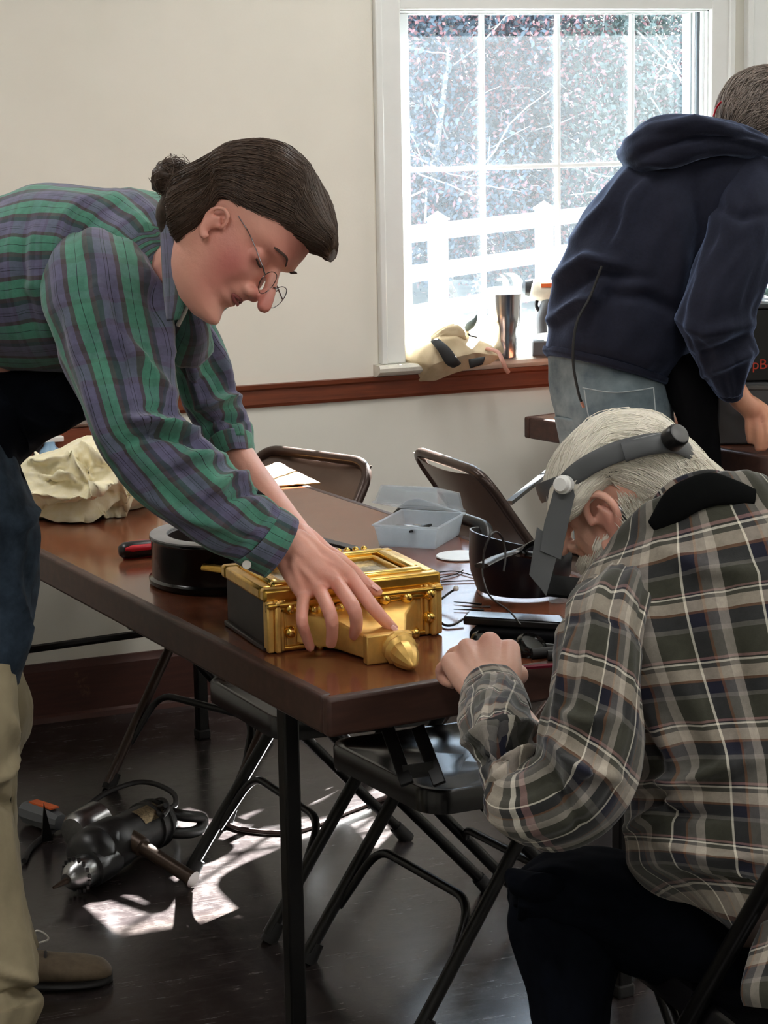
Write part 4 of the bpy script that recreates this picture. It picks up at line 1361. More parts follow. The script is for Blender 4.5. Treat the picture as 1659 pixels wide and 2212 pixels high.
flat_box('tablet', 'black flat tablet case propped on tools, glossy face up', 'tablet', ((1000, 1332), (1225, 1346), (1215, 1330), (1010, 1320)), 0.026, 0.014, 'black_plastic', 'black_lacquer')
flat_box('black_pouch', 'flat black tool pouch under the tablet case', 'pouch', ((1012, 1362), (1230, 1376), (1235, 1350), (1030, 1345)), 0.0008, 0.024, 'black_cloth', None, 0.006)
def goggles():
    c = Vector(at_z(1036, 1392, TZ + 0.012)); d_ = (Vector(at_z(1200, 1402, TZ + 0.012)) - c).normalized()
    t = thing('goggles', 'shiny black goggles lying below the tablet case', 'goggles', (c.x, c.y, TZ))
    n_ = Vector((-d_.y, d_.x, 0))
    for k in (0.01, 0.085):
        m_ = MB(); m_.lathe([(0.020, -0.010), (0.026, -0.008), (0.027, 0.006), (0.022, 0.012), (0.020, 0.008), (0.0, 0.007)], 22, c + d_ * k, (0.25, -0.5, 0.8)); obj('eyepiece', m_, 'black_lacquer', t, smooth=50)
    m_ = MB(); m_.tube([c + d_ * 0.03, c + d_ * 0.065 + Vector((0, 0, .006))], 0.006, 8); obj('bridge', m_, 'black_plastic', t)
    m_ = MB(); m_.tube(curve_pts([c - d_ * 0.012, c + n_ * 0.012, c + d_ * 0.06 + n_ * 0.016, c + d_ * 0.14 + n_ * 0.008], 14), 0.006, 8, flat=0.4); obj('strap', m_, 'black_plastic', t)
    return t
goggles()
def pliers():
    a = Vector(at_z(1148, 1412, TZ + 0.009)); b = Vector(at_z(1230, 1405, TZ + 0.009)); d_ = (b - a).normalized(); n_ = Vector((-d_.y, d_.x, 0))
    t = thing('pliers', 'pair of pliers with dark rubber grips beside the seated man\'s hand', 'pliers', (a.x, a.y, TZ))
    for s_ in (0, -1):
        o_ = n_ * (0.020 * s_)
        m_ = MB(); m_.tube(curve_pts([a + o_ + d_ * (0.02 if s_ else 0), a + o_ * 1.1 + d_ * 0.04, a + o_ * 0.8 + d_ * 0.08, a + d_ * 0.12 + n_ * -0.008], 12), [0.0085] * 10 + [0.006, 0.005], 10); obj('grip', m_, 'rubber', t, smooth=60)
    m_ = MB(); m_.tube([a + d_ * 0.115 + n_ * -0.008, a + d_ * 0.14 + n_ * -0.008, a + d_ * 0.18 + n_ * -0.008], [0.008, 0.009, 0.003], 8); obj('jaws', m_, 'tool_steel', t)
    return t
pliers()
p0, p1 = Vector(at_z(1115, 1443, TZ + 0.0045)), Vector(at_z(1195, 1437, TZ + 0.0045)); pd = (p1 - p0).normalized()
pc = thing('pencil', 'dark red pencil lying at the table edge by the cuff', 'pencil', (p0.x, p0.y, TZ))
m_ = MB(); m_.tube([p0, p0 + pd * 0.12], 0.004, 6); obj('shaft', m_, plain('dark_red_paint', rgb(112, 24, 44), 0.35), pc, smooth=None)
m_ = MB(); m_.tube([p0 - pd * 0.014, p0], [0.0008, 0.004], 6); obj('point', m_, 'canvas', pc, smooth=None)
for i, (a_, b_, lb) in enumerate((((980, 1300), (1040, 1305), 'topmost thin rod lying beside the black headgear'), ((1000, 1310), (1060, 1311), 'middle thin rod lying beside the black headgear'), ((980, 1316), (1045, 1318), 'lowest thin rod lying above the tablet case'))):
    m_ = MB(); m_.tube([at_z(a_[0], a_[1], TZ + 0.003), at_z(b_[0], b_[1], TZ + 0.003)], [0.0006, 0.0022], 6)
    tag(obj('steel_rod', m_, 'black_metal', smooth=60), lb, 'rod', 'thin rods on the table')
m_ = MB(); m_.lathe([(0.016, 0.0008), (0.0165, 0.02), (0.014, 0.03), (0.010, 0.034), (0.010, 0.038), (0.0, 0.038)], 20, at_z(1205, 1300, TZ)); jar = thing('small_jar', 'tiny clear jar with green rim beside the magnifier plate', 'jar', at_z(1205, 1300, TZ))
obj('jar_body', m_, 'clear_plastic', jar, smooth=40)
m_ = MB(); m_.lathe([(0.0105, 0.036), (0.0115, 0.036), (0.0115, 0.044), (0.0, 0.045)], 20, at_z(1205, 1300, TZ)); obj('lid', m_, 'green_plastic', jar, smooth=40)

# ------------------------------------------------------------------ window sill things
def tumbler():
    c = at_y(1091, 771, YW - 0.012); c = Vector((c[0], YW - 0.012 + 0.0, SILL_Z + 0.0005))
    c = Vector(at_z(1091, 772, SILL_Z)); c.y = min(c.y, YW + 0.01)
    t = thing('steel_tumbler', 'tall brushed steel tumbler on the window sill', 'tumbler', c)
    s = c.y / 5.45 * 0.97
    prof = [(0.0, 0.0), (0.033, 0.0), (0.036, 0.004), (0.037, 0.06), (0.040, 0.085), (0.046, 0.108), (0.047, 0.13), (0.049, 0.185), (0.049, 0.19), (0.046, 0.19), (0.0, 0.186)]
    m_ = MB(); m_.lathe([(r * s, h * s) for r, h in prof], 40, c); obj('cup', m_, 'steel', t, smooth=40)
    m_ = MB(); m_.lathe([(0.0495 * s, 0.186 * s), (0.0505 * s, 0.188 * s), (0.0505 * s, 0.202 * s), (0.046 * s, 0.204 * s), (0.044 * s, 0.2 * s), (0.0, 0.2 * s)], 40, c); obj('lid', m_, 'clear_plastic', t, smooth=40)
    return t
tumbler()
def cordless_drill():
    d = 6.08
    B = Vector(at_z(1176, 768, SILL_Z)); B.y = min(B.y, YW + 0.02)
    dd = float((np.array(B) - CAM) @ FW)
    t = thing('cordless_drill', 'cream and grey cordless drill standing on the sill behind the tumbler', 'drill', B)
    P_ = lambda x, y: Vector(at(x, y, dd))
    m_ = MB(); m_.tube([P_(1128, 622), P_(1134, 622), P_(1150, 622)], [0.012, 0.022, 0.026], 14); obj('chuck', m_, 'tool_body', t, smooth=40)
    m_ = MB(); m_.tube([P_(1146, 625), P_(1152, 626), P_(1200, 628), P_(1215, 630)], [0.027, 0.031, 0.033, 0.025], 18); obj('motor_housing', m_, 'tool_cream', t, smooth=40)
    m_ = MB(); m_.box(P_(1180, 619) - Vector(FW) * 0.0335, (0.034, 0.004, 0.012), Matrix.Rotation(-YAW, 3, 'Z')); obj('label_plate', m_, 'orange_label', t)
    m_ = MB(); m_.tube(curve_pts([P_(1190, 640), P_(1178, 665), P_(1170, 690), P_(1172, 720)], 10), [0.018] * 4 + [0.016] * 6, 12); obj('grip', m_, 'grey_plastic', t, smooth=60)
    m_ = MB(); m_.tube(curve_pts([P_(1160, 648), P_(1158, 660), P_(1164, 672)], 6), 0.006, 8); obj('trigger', m_, 'black_plastic', t, smooth=60)
    m_ = MB(); z0 = B.z; c = P_(1176, 742); m_.box((c.x, c.y, (z0 + c.z + 0.012) / 2), (0.075, 0.06, c.z + 0.012 - z0), Matrix.Rotation(-YAW, 3, 'Z')); obj('battery', m_, 'grey_plastic', t, bevel=0.006)
    return t
cordless_drill()
def canvas_bag():
    d = 5.97
    P_ = lambda x, y, q=0.0: at(x, y, d + q)
    t = thing('canvas_bag', 'folded beige canvas bag with a black band slumped on the sill', 'bag', P_(960, 800))
    out = [(852, 735), (893, 727), (930, 708), (968, 690), (1000, 704), (1032, 733), (1072, 752), (1087, 770), (1058, 786), (1020, 796), (984, 806), (940, 822), (905, 825), (890, 813), (868, 792), (854, 768)]
    inn = [(905, 752, -.055), (945, 735, -.085), (985, 728, -.070), (1030, 762, -.055), (985, 772, -.085), (930, 790, -.090), (893, 782, -.050), (955, 802, -.060)]
    V = [P_(x, y, .015 if i < 5 else -.01) for i, (x, y) in enumerate(out)] + [P_(x, y, q) for x, y, q in inn] + [P_(x * .9 + 965 * .1, y * .9 + 765 * .1, .07) for x, y in out]
    F = [(0, 1, 16), (1, 2, 16), (2, 17, 16), (2, 3, 17), (3, 18, 17), (3, 4, 18), (4, 5, 18), (5, 19, 18), (5, 6, 19), (6, 7, 19), (7, 8, 19), (8, 9, 19), (9, 20, 19), (19, 20, 18), (18, 20, 17), (17, 20, 21), (16, 17, 21), (16, 21, 22), (0, 16, 22), (15, 0, 22), (14, 15, 22), (13, 14, 22), (12, 13, 22), (12, 22, 21), (11, 12, 21), (11, 21, 23), (20, 23, 21), (10, 23, 20), (10, 11, 23), (9, 10, 20)]
    n_ = len(out)
    F += [(i, 24 + i, 24 + (i + 1) % n_, (i + 1) % n_) for i in range(n_)] + [tuple(24 + i for i in range(n_))]
    m_ = MB(); m_.add(V, F)
    bo = obj('bag_body', m_, 'canvas', t, smooth=50)
    sf = bo.modifiers.new('soft', 'SUBSURF'); sf.levels = 3; sf.render_levels = 3
    for e_ in bo.data.edges:
        pass
    cr_ = bo.data.attributes.new('crease_edge', 'FLOAT', 'EDGE')
    cr_.data.foreach_set('value', [0.8] * len(bo.data.edges))
    bo.data.shade_smooth()
    tx_ = bpy.data.textures.new('canvas_folds', 'CLOUDS'); tx_.noise_scale = 0.05
    dp = bo.modifiers.new('folds', 'DISPLACE'); dp.texture = tx_; dp.strength = 0.009; dp.texture_coords = 'LOCAL'
    m_ = loft([(930, 725, 935, 745, d - .05, 0.008), (960, 705, 965, 735, d - .055, 0.012), (985, 700, 1000, 735, d - .05, 0.014), (1000, 705, 1008, 735, d - .04, 0.006)], 24, 24, wr=(0.006, 2.0, 20)); obj('folded_flap', m_, 'canvas', t, smooth=180)
    m_ = loft([(930, 738, 948, 732, d - .082, 0.006), (946, 758, 970, 750, d - .100, 0.007), (962, 785, 988, 774, d - .102, 0.007), (976, 794, 996, 784, d - .088, 0.006)], 20, 20); obj('black_band', m_, 'black_strap', t, smooth=180)
    m_ = loft([(1012, 776, 1016, 796, d - .07, 0.006), (1048, 770, 1042, 788, d - .062, 0.006)], 8, 14); obj('black_band', m_, 'black_strap', t, smooth=180)
    m_ = loft([(1002, 712, 1012, 716, d, 0.006), (1008, 698, 1024, 706, d, 0.008), (1022, 688, 1030, 694, d, 0.006), (1030, 678, 1031, 680, d, 0.002)], 16, 14); obj('dark_flap', m_, plain('slate_cloth', rgb(58, 70, 72), 0.8), t, smooth=180)
    m_ = loft([(998, 722, 998, 738, d - .01, 0.01), (1012, 720, 1014, 740, d - .01, 0.012), (1028, 724, 1030, 734, d, 0.006)], 14, 16); obj('dark_lining', m_, 'black_strap', t, smooth=180)
    m_ = MB(); m_.tube(curve_pts([P_(1050, 752, -.03), P_(1075, 760, -.05), P_(1085, 778, -.07), P_(1092, 795, -.075), P_(1099, 806, -.07)], 14), 0.006, 8, flat=0.35); obj('leather_strap', m_, 'leather_strap', t, smooth=60)
    return t
canvas_bag()

# ------------------------------------------------------------------ things on the far table
def far_table_things():
    d = 5.42
    p = at(1600, 826, d); q = at(1760, 822, d)
    ex = Vector((q[0] - p[0], q[1] - p[1], 0)).normalized(); ey = Vector((-ex.y, ex.x, 0)); z0 = float(p[2]); h = (826 - 668) / FOC * d
    base = Vector((p[0], p[1], z0))
    # grey toolbox below
    zt = TZ + 0.0008
    gb = thing('grey_case', 'low grey case under the black box on the far table', 'case', (base.x, base.y, TZ))
    m_ = MB(); R3 = Matrix(((ex.x, ey.x, 0), (ex.y, ey.y, 0), (0, 0, 1)))
    m_.box(base + ex * 0.14 + ey * 0.07 + Vector((0, 0, (zt + z0) / 2 - z0)), (0.40, 0.17, z0 - zt), R3); obj('case_body', m_, 'grey_plastic', gb, bevel=0.005)
    m_ = MB(); m_.box(base + ex * 0.14 + ey * 0.07 + Vector((0, 0, -0.012)), (0.41, 0.18, 0.012), R3); obj('case_rim', m_, 'dial_grey', gb, bevel=0.003)
    bb = thing('black_box', 'black equipment box with orange-red lettering on the far table', 'box', base + ex * 0.12)
    m_ = MB(); m_.box(base + ex * 0.14 + ey * 0.08 + Vector((0, 0, h / 2 + 0.001)), (0.36, 0.16, h), R3); obj('box_body', m_, 'black_plastic', bb, bevel=0.005)
    m_ = MB(); m_.box(base + ex * 0.14 + ey * 0.08 + Vector((0, 0, h + 0.007)), (0.375, 0.175, 0.012), R3); obj('box_lid', m_, 'grey_plastic', bb, bevel=0.004)
    cu = bpy.data.curves.new('lettering', 'FONT'); cu.body = 'pBo'; cu.size = 0.036; cu.extrude = 0.0006
    to = bpy.data.objects.new('lettering_tmp', cu); COL.objects.link(to)
    dg = bpy.context.evaluated_depsgraph_get(); dg.update()
    me = bpy.data.meshes.new_from_object(to.evaluated_get(dg)); bpy.data.objects.remove(to, do_unlink=True)
    lo = Vector(at(1624, 797, d - 0.004)); tx = base + ex * ((lo - base).dot(ex)) - ey * 0.0012 + Vector((0, 0, lo.z - z0))
    mw = Matrix.Identity(4)
    for i in range(3):
        mw[i][0], mw[i][1], mw[i][2], mw[i][3] = ex[i], (0, 0, 1)[i], -ey[i], tx[i]
    me.transform(mw)
    obj('lettering', me, 'red_text', bb)
    tz = base.z + h + 0.014
    c = base + ex * ((Vector(at(1650, 668, d)) - base).dot(ex)) + ey * 0.06; c.z = tz
    j = thing('glass_jar', 'small glass jar on top of the black box', 'jar', c)
    m_ = MB(); m_.lathe([(0.0, 0.0005), (0.018, 0.0005), (0.02, 0.01), (0.019, 0.03), (0.008, 0.045), (0.008, 0.06)], 20, c); obj('jar_body', m_, 'clear_plastic', j, smooth=40)
    m_ = MB(); m_.lathe([(0.0, 0.06), (0.010, 0.06), (0.010, 0.07), (0.0, 0.072)], 14, c); obj('stopper', m_, 'steel', j, smooth=40)
    c2 = base + ex * ((Vector(at(1632, 668, d)) - base).dot(ex)) + ey * 0.03; c2.z = tz
    m_ = MB(); m_.lathe([(0.0, 0.0), (0.014, 0.0), (0.0145, 0.004), (0.010, 0.012), (0.0, 0.014)], 16, c2); tag(obj('red_cap', m_, 'red_plastic', smooth=40), 'small red cap beside the jar on the black box', 'cap')
    g0 = Vector(at(1638, 622, d + 0.05)); g1 = Vector(at(1672, 655, d + 0.05)); g1.z = max(g1.z, tz + 0.012)
    m_ = MB(); m_.tube([g0, g0.lerp(g1, 0.3), g1, Vector((g1.x + 0.05, g1.y, tz + 0.008))], [0.003, 0.010, 0.010, 0.008], 12); tag(obj('green_marker', m_, 'green_plastic', smooth=50), 'green plastic handle sticking up behind the jar', 'handle')
    # table-top bits by the hand
    def lay(name, label, cat, pix, z, h_, material):
        c = [at_z(x, y, TZ + z + h_) for x, y in pix]
        V = [(k[0], k[1], TZ + z) for k in c] + [(k[0], k[1], TZ + z + h_) for k in c]
        m2 = MB(); m2.add(V, [(3, 2, 1, 0), (4, 5, 6, 7), (0, 1, 5, 4), (1, 2, 6, 5), (2, 3, 7, 6), (3, 0, 4, 7)])
        return tag(obj(name, m2, material, bevel=0.001), label, cat)
    lay('paper_sheet', 'pale blue-white sheet on the far table near the hand', 'paper', ((1552, 912), (1615, 910), (1610, 893), (1552, 893)), 0.0008, 0.002, 'paper_white')
    lay('black_device', 'black oblong device behind the paper on the far table', 'device', ((1552, 886), (1612, 888), (1606, 876), (1552, 872)), 0.0008, 0.02, 'black_plastic')
    return
far_table_things()

# ------------------------------------------------------------------ floor: heavy right-angle drill and its cord
def floor_drill():
    rear, front = Vector(at_z(345, 1772, 0.062)), Vector(at_z(215, 1835, 0.066))
    ax_ = (front - rear); L = ax_.length; ax_.normalize()
    side = ax_.cross(Vector((0, 0, 1))).normalized()       # towards the viewer or away
    if side.y > 0: side = -side
    up_ = Vector((0, 0, 1))
    t = thing('electric_drill', 'heavy dark electric drill with side handle lying on the floor', 'drill', (rear.x, rear.y, 0))
    m_ = MB(); m_.lathe([(0.0, -0.012), (0.035, -0.010), (0.048, 0.0), (0.052, 0.012), (0.052, 0.045), (0.056, 0.047), (0.056, 0.055), (0.051, 0.057), (0.051, L * 0.72), (0.057, L * 0.74), (0.058, L), (0.05, L + 0.012)], 36, rear, ax_); obj('motor_housing', m_, 'tool_body', t, smooth=40)
    m_ = MB(); m_.lathe([(0.050, -0.004), (0.056, 0.0), (0.056, 0.006), (0.050, 0.010)], 30, rear + ax_ * 0.02, ax_, cap=False); obj('band', m_, 'black_metal', t, smooth=40)
    # gear head: two lobes, chuck below, bare steel dome above
    gh = front + ax_ * 0.02
    m_ = MB(); m_.lathe([(0.05, -0.02), (0.055, 0.0), (0.05, 0.03), (0.03, 0.05), (0.0, 0.055)], 28, gh, ax_); obj('gear_case', m_, 'tool_body', t, smooth=50)
    ch0 = Vector(at_z(205, 1868, 0.048)); cd = (Vector(at_z(120, 1915, 0.04)) - ch0).normalized()
    m_ = MB(); m_.lathe([(0.038, -0.05), (0.042, -0.02), (0.042, 0.02), (0.034, 0.024)], 28, ch0, cd); obj('spindle_collar', m_, 'tool_body', t, smooth=40)
    m_ = MB(); m_.lathe([(0.034, 0.02), (0.036, 0.024), (0.036, 0.055), (0.030, 0.062), (0.026, 0.078), (0.014, 0.09), (0.0, 0.09)], 28, ch0, cd); ck = obj('chuck', m_, 'tool_steel', t, smooth=40)
    m_ = MB()
    for k in range(16):
        a = 2 * math.pi * k / 16; s1 = cd.orthogonal().normalized(); s2 = cd.cross(s1)
        o_ = (s1 * math.cos(a) + s2 * math.sin(a)) * 0.0355
        m_.box(ch0 + cd * 0.058 + o_, (0.006, 0.006, 0.008))
    obj('chuck_teeth', m_, 'tool_body', ck)
    m_ = MB(); m_.tube([ch0 + cd * 0.085, ch0 + cd * 0.13], [0.008, 0.003], 10); obj('bit', m_, 'tool_grip', t, smooth=40)
    dm = Vector(at_z(180, 1790, 0.085)); 
    m_ = MB(); m_.lathe([(0.044, -0.05), (0.044, 0.0), (0.042, 0.018), (0.034, 0.032), (0.0, 0.036)], 28, dm, cd); obj('gear_dome', m_, 'tool_steel', t, smooth=40)
    # name plate on the top of the housing, bent with it
    m_ = MB(); n = 10; V = []; F = []
    vdir = (up_ * 0.86 + side * 0.5).normalized(); wdir = ax_.cross(vdir).normalized()
    for i in range(n + 1):
        a = math.radians(-24 + 48 * i / n)
        for l in (L * 0.16, L * 0.50):
            V.append(rear + ax_ * l + (vdir * math.cos(a) + wdir * math.sin(a)) * 0.0524)
    for i in range(n):
        F.append((2 * i, 2 * i + 1, 2 * i + 3, 2 * i + 2))
    m_.add(V, F); obj('name_plate', m_, 'name_plate', t, smooth=180)
    # pipe side handle
    h0, h1 = Vector(at_z(296, 1822, 0.07)), Vector(at_z(418, 1900, 0.02))
    m_ = MB(); m_.tube([h0 - (h1 - h0) * 0.12, h0, h0 + (h1 - h0) * 0.1, h0 + (h1 - h0) * 0.12, h1 * 0.9 + h0 * 0.1, h1], [0.022, 0.022, 0.021, 0.0155, 0.0155, 0.019], 14); obj('side_handle', m_, 'tool_grip', t, smooth=40)
    # spade grip at the rear
    sp = [at_z(352, 1752, 0.08), at_z(395, 1762, 0.07), at_z(436, 1768, 0.05), at_z(430, 1792, 0.03), at_z(395, 1800, 0.04), at_z(352, 1796, 0.05)]
    m_ = MB(); m_.tube(curve_pts(sp, 26), 0.013, 10); obj('spade_grip', m_, 'tool_body', t, smooth=60)
    m_ = MB(); m_.tube(curve_pts([at_z(340, 1750, 0.1), at_z(330, 1735, 0.11), at_z(352, 1728, 0.115), at_z(362, 1745, 0.11), at_z(350, 1762, 0.105), at_z(338, 1748, 0.1), at_z(358, 1740, 0.12)], 26), 0.006, 8); obj('cord_knot', m_, 'cord', t, smooth=60)
    m_ = MB(); m_.tube(curve_pts([at_z(366, 1748, 0.09), at_z(380, 1735, 0.07), at_z(372, 1712, 0.06), at_z(330, 1692, 0.06), at_z(285, 1692, 0.06), at_z(220, 1718, 0.05), at_z(168, 1762, 0.02), at_z(120, 1790, 0.012), at_z(70, 1828, 0.008), at_z(52, 1860, 0.008)], 60), 0.0065, 8); obj('power_cord', m_, 'cord', t, smooth=60)
    return t
floor_drill()
def floor_tool():
    a, b = Vector(at_z(60, 1752, 0.03)), Vector(at_z(160, 1785, 0.035)); d_ = (b - a).normalized()
    t = thing('power_tool', 'dark tool body with an orange label behind the floor drill', 'tool', (a.x, a.y, 0))
    m_ = MB(); m_.lathe([(0.0, -0.01), (0.022, -0.008), (0.029, 0.01), (0.029, 0.075), (0.024, 0.1), (0.018, 0.13), (0.0, 0.135)], 10, a, d_); obj('tool_body', m_, 'grey_plastic', t, smooth=25)
    m_ = MB(); n = d_.cross(Vector((0, 0, 1))).normalized(); R3 = Matrix(((d_.x, n.x, 0), (d_.y, n.y, 0), (d_.z, n.z, 1))); m_.box(a + d_ * 0.065 + Vector((0, 0, 0.0285)), (0.085, 0.022, 0.004), R3); obj('label_strip', m_, 'orange_label', t)
    w0, w1 = Vector(at_z(102, 1818, 0.004)), Vector(at_z(95, 1735, 0.11))
    m_ = MB(); m_.add([w0 + Vector((-0.012, 0, 0)), w0 + Vector((0.014, 0, 0)), w1, w0 + Vector((-0.012, 0.006, 0)), w0 + Vector((0.014, 0.006, 0)), w1 + Vector((0, 0.004, 0))], [(0, 1, 2), (5, 4, 3), (0, 3, 4, 1), (1, 4, 5, 2), (2, 5, 3, 0)]); obj('blade', m_, 'tool_body', t, smooth=None)
    return t
floor_tool()
wire_pts = [at_z(*p, 0.006) for p in ((470, 1770), (520, 1790), (600, 1798), (660, 1790), (760, 1750), (840, 1720))]
m_ = MB(); m_.tube(curve_pts(wire_pts, 40), 0.0055, 8); tag(obj('extension_cord', m_, 'brown_cord', smooth=60), 'thin brown cord snaking across the sunlit floor', 'cord')
# ------------------------------------------------------------------ people: shared builders
def interp(z, tab):
    zs = [a for a, b in tab]; vs_ = [b for a, b in tab]
    # smooth interpolation
    i = int(np.clip(np.searchsorted(zs, z) - 1, 0, len(zs) - 2))
    t = (z - zs[i]) / (zs[i + 1] - zs[i])
    p0 = vs_[max(i - 1, 0)]; p1, p2 = vs_[i], vs_[i + 1]; p3 = vs_[min(i + 2, len(vs_) - 1)]
    return 0.5 * ((2 * p1) + (-p0 + p2) * t + (2 * p0 - 5 * p1 + 4 * p2 - p3) * t * t + (-p0 + 3 * p1 - 3 * p2 + p3) * t ** 3)

FRONT = [(-.120, .050), (-.112, .070), (-.103, .078), (-.090, .075), (-.078, .072), (-.060, .075), (-.045, .077), (-.030, .076), (-.015, .074), (0, .075), (.020, .083), (.045, .083), (.070, .073), (.092, .053), (.108, .028), (.118, .0)]
BACK = [(-.120, .020), (-.112, -.005), (-.100, -.025), (-.085, -.040), (-.060, -.058), (-.030, -.078), (0, -.095), (.030, -.101), (.060, -.094), (.085, -.074), (.105, -.042), (.118, -.004)]
WID = [(-.120, .012), (-.112, .026), (-.100, .038), (-.085, .048), (-.060, .057), (-.030, .064), (0, .069), (.030, .074), (.055, .073), (.080, .062), (.100, .042), (.112, .022), (.118, .003)]

def head_parts(O, rt, fw, up, S, nose=1.0, ear=(0.0, 0.0, 1.0)):
    """skull, features, ears as overlapping solids in world space"""
    O = np.asarray(O, float)
    def Wd(p):
        return O + S * (rt * p[0] + fw * p[1] + up * p[2])
    mb = MB(); nz, ns = 64, 84
    g = lambda a, s: math.exp(-(a / s) ** 2)
    V = []
    for i in range(nz + 1):
        z = -.120 + .2378 * i / nz
        yf, yb, w = interp(z, FRONT), interp(z, BACK), max(.002, interp(z, WID))
        yc = 0.42 * yf + 0.58 * yb
        for j in range(ns):
            th = 2 * math.pi * j / ns
            c, s = math.cos(th), math.sin(th)
            x = w * math.copysign(abs(c) ** 0.88, c)
            y = yc + (yf - yc) * (s ** 0.95 if s > 0 else 0) if s > 0 else yc + (yc - yb) * s
            if s > 0:
                ax_ = abs(x)
                y -= .013 * g(ax_ - .032, .017) * g(z - .000, .012)
                y += .005 * g(z - .023, .009) * g(ax_ - .028, .026)
                y += .006 * g(ax_ - .045, .020) * g(z + .028, .020)
                y += .0062 * g(x, .021) * (g(z + .054, .0055) + 0.9 * g(z + .069, .006))
                y -= .006 * g(x, .024) * g(z + .0612, .0028)
                y -= .004 * g(x, .03) * g(z + .081, .006)
                y += .008 * g(x, .018) * g(z + .103, .013)
                y -= .004 * g(ax_ - .030, .008) * g(z + .05, .018)
            V.append(Wd((x, y, z)))
    F = []
    for i in range(nz):
        for j in range(ns):
            F.append((i * ns + j, i * ns + (j + 1) % ns, (i + 1) * ns + (j + 1) % ns, (i + 1) * ns + j))
    F.append(tuple(range(ns - 1, -1, -1))); F.append(tuple(nz * ns + j for j in range(ns)))
    mb.add(V, F)
    ch = lambda pts, r: chain(mb, [Wd(p) for p in pts], [q * S for q in r])
    if nose:
        n_ = nose
        ch([(0, .070, .012), (0, .078 + .004 * n_, -.004), (0, .084 + .011 * n_, -.022), (0, .086 + .017 * n_, -.036)], [.0085, .0085, .0098, .0106])
        for s in (-1, 1):
            ch([(s * .004, .084, -.036), (s * .0125, .082, -.0395), (s * .015, .076, -.040)], [.0085, .0085, .007])
    for s in (-1, 1):
        ch([(s * .026, .0605, -.002), (s * .038, .058, -.002)], [.0108, .0105])       # lids
        # ear: rim, inner fold, lobe, bowl
        e = lambda y, z, o: (s * (.0700 + o * ear[2]), (y + .007) * ear[2] - .017 + ear[0], z * ear[2] - .004 + ear[1])
        ch([e(.010, .004, .004), e(.009, .020, .008), e(.001, .031, .012), (e(-.012, .031, .015)), e(-.022, .020, .017), e(-.024, .004, .015), e(-.017, -.013, .011), e(-.007, -.026, .008), e(.002, -.028, .005), e(.004, -.020, .003)], [q_ * ear[2] for q_ in (.0042, .0045, .0048, .005, .005, .0048, .0046, .0058, .0055, .004)])
        ch([e(-.005, .018, .008), e(-.013, .006, .010), e(-.010, -.010, .008)], [q_ * ear[2] for q_ in (.0035, .004, .0035)])
        ch([e(-.004, .004, -.002), e(-.012, .008, .001), e(-.012, -.012, .001)], [q_ * ear[2] for q_ in (.010, .011, .010)])
    return mb, Wd

def hand(mb, wrist, mcps, fingers, rad, thumb, trad, forearm=None, frad=None, pal=0.0125):
    """palm as bones from the wrist to each knuckle, five separate fingers"""
    w = np.asarray(wrist, float)
    k = len(mcps)
    for i, m in enumerate(mcps):
        m = np.asarray(m, float)
        off = (np.asarray(mcps[-1]) - np.asarray(mcps[0])) * ((i / (k - 1)) - 0.5) * 0.55
        mid = (w + off + m) / 2
        chain(mb, [w + off * 0.9, mid, m], [pal * 1.15, pal * 1.15, pal * 0.98])
        if i:
            a = np.asarray(mcps[i - 1], float)
            q = 0.78
            chain(mb, [w + (a - w) * 0.3, (a * 0.5 + m * 0.5) * q + w * (1 - q)], [pal, pal * 0.8])
    for m, f, r in zip(mcps, fingers, rad):
        pts = [np.asarray(m, float)] + [np.asarray(p, float) for p in f]
        n = len(pts)
        rr = [r * 1.10] + [r * (1.04 - 0.10 * i) for i in range(n - 1)]
        chain(mb, pts, rr)
        chain(mb, [pts[1] - (pts[1] - pts[0]) * 0.04, pts[1]], [r * 1.06, r * 1.08])
    chain(mb, thumb, trad)
    if forearm is not None:
        chain(mb, forearm, frad)
    return mb

def nail(parent, c, d, n, r):
    d = Vector(d).normalized(); n = Vector(n); n = (n - d * n.dot(d)).normalized(); s = d.cross(n)
    m_ = MB(); V = []; F = []
    for i in range(5):
        for j in range(5):
            u_, v_ = i / 2 - 1, j / 2 - 1
            V.append(Vector(c) + d * (u_ * r * 1.15) + s * (v_ * r * 0.8) + n * (r * 0.25 * (1 - 0.9 * v_ * v_)))
    for i in range(4):
        for j in range(4):
            F.append((i * 5 + j, i * 5 + j + 1, i * 5 + j + 6, i * 5 + j + 5))
    m_.add(V, F)
    return obj('fingernail', m_, 'nail', parent, smooth=180)

def flush(me, spots):
    """skin redness, carried by the skin itself"""
    n = len(me.vertices)
    co = np.empty(n * 3, dtype=np.float32); me.vertices.foreach_get('co', co); co = co.reshape(-1, 3)
    val = np.zeros(n, dtype=np.float32)
    for c, r, a in spots:
        val += a * np.exp(-(np.linalg.norm(co - np.asarray(c), axis=1) / r) ** 2)
    at_ = me.attributes.new('flush', 'FLOAT', 'POINT')
    at_.data.foreach_set('value', np.clip(val, 0, 1))

def loft_grid(stations, rings, seg, power=1.0):
    m = loft(stations, rings, seg, cap=True, power=power)
    return m, np.array(m.v[:rings * (seg + 1)]).reshape(rings, seg + 1, 3)

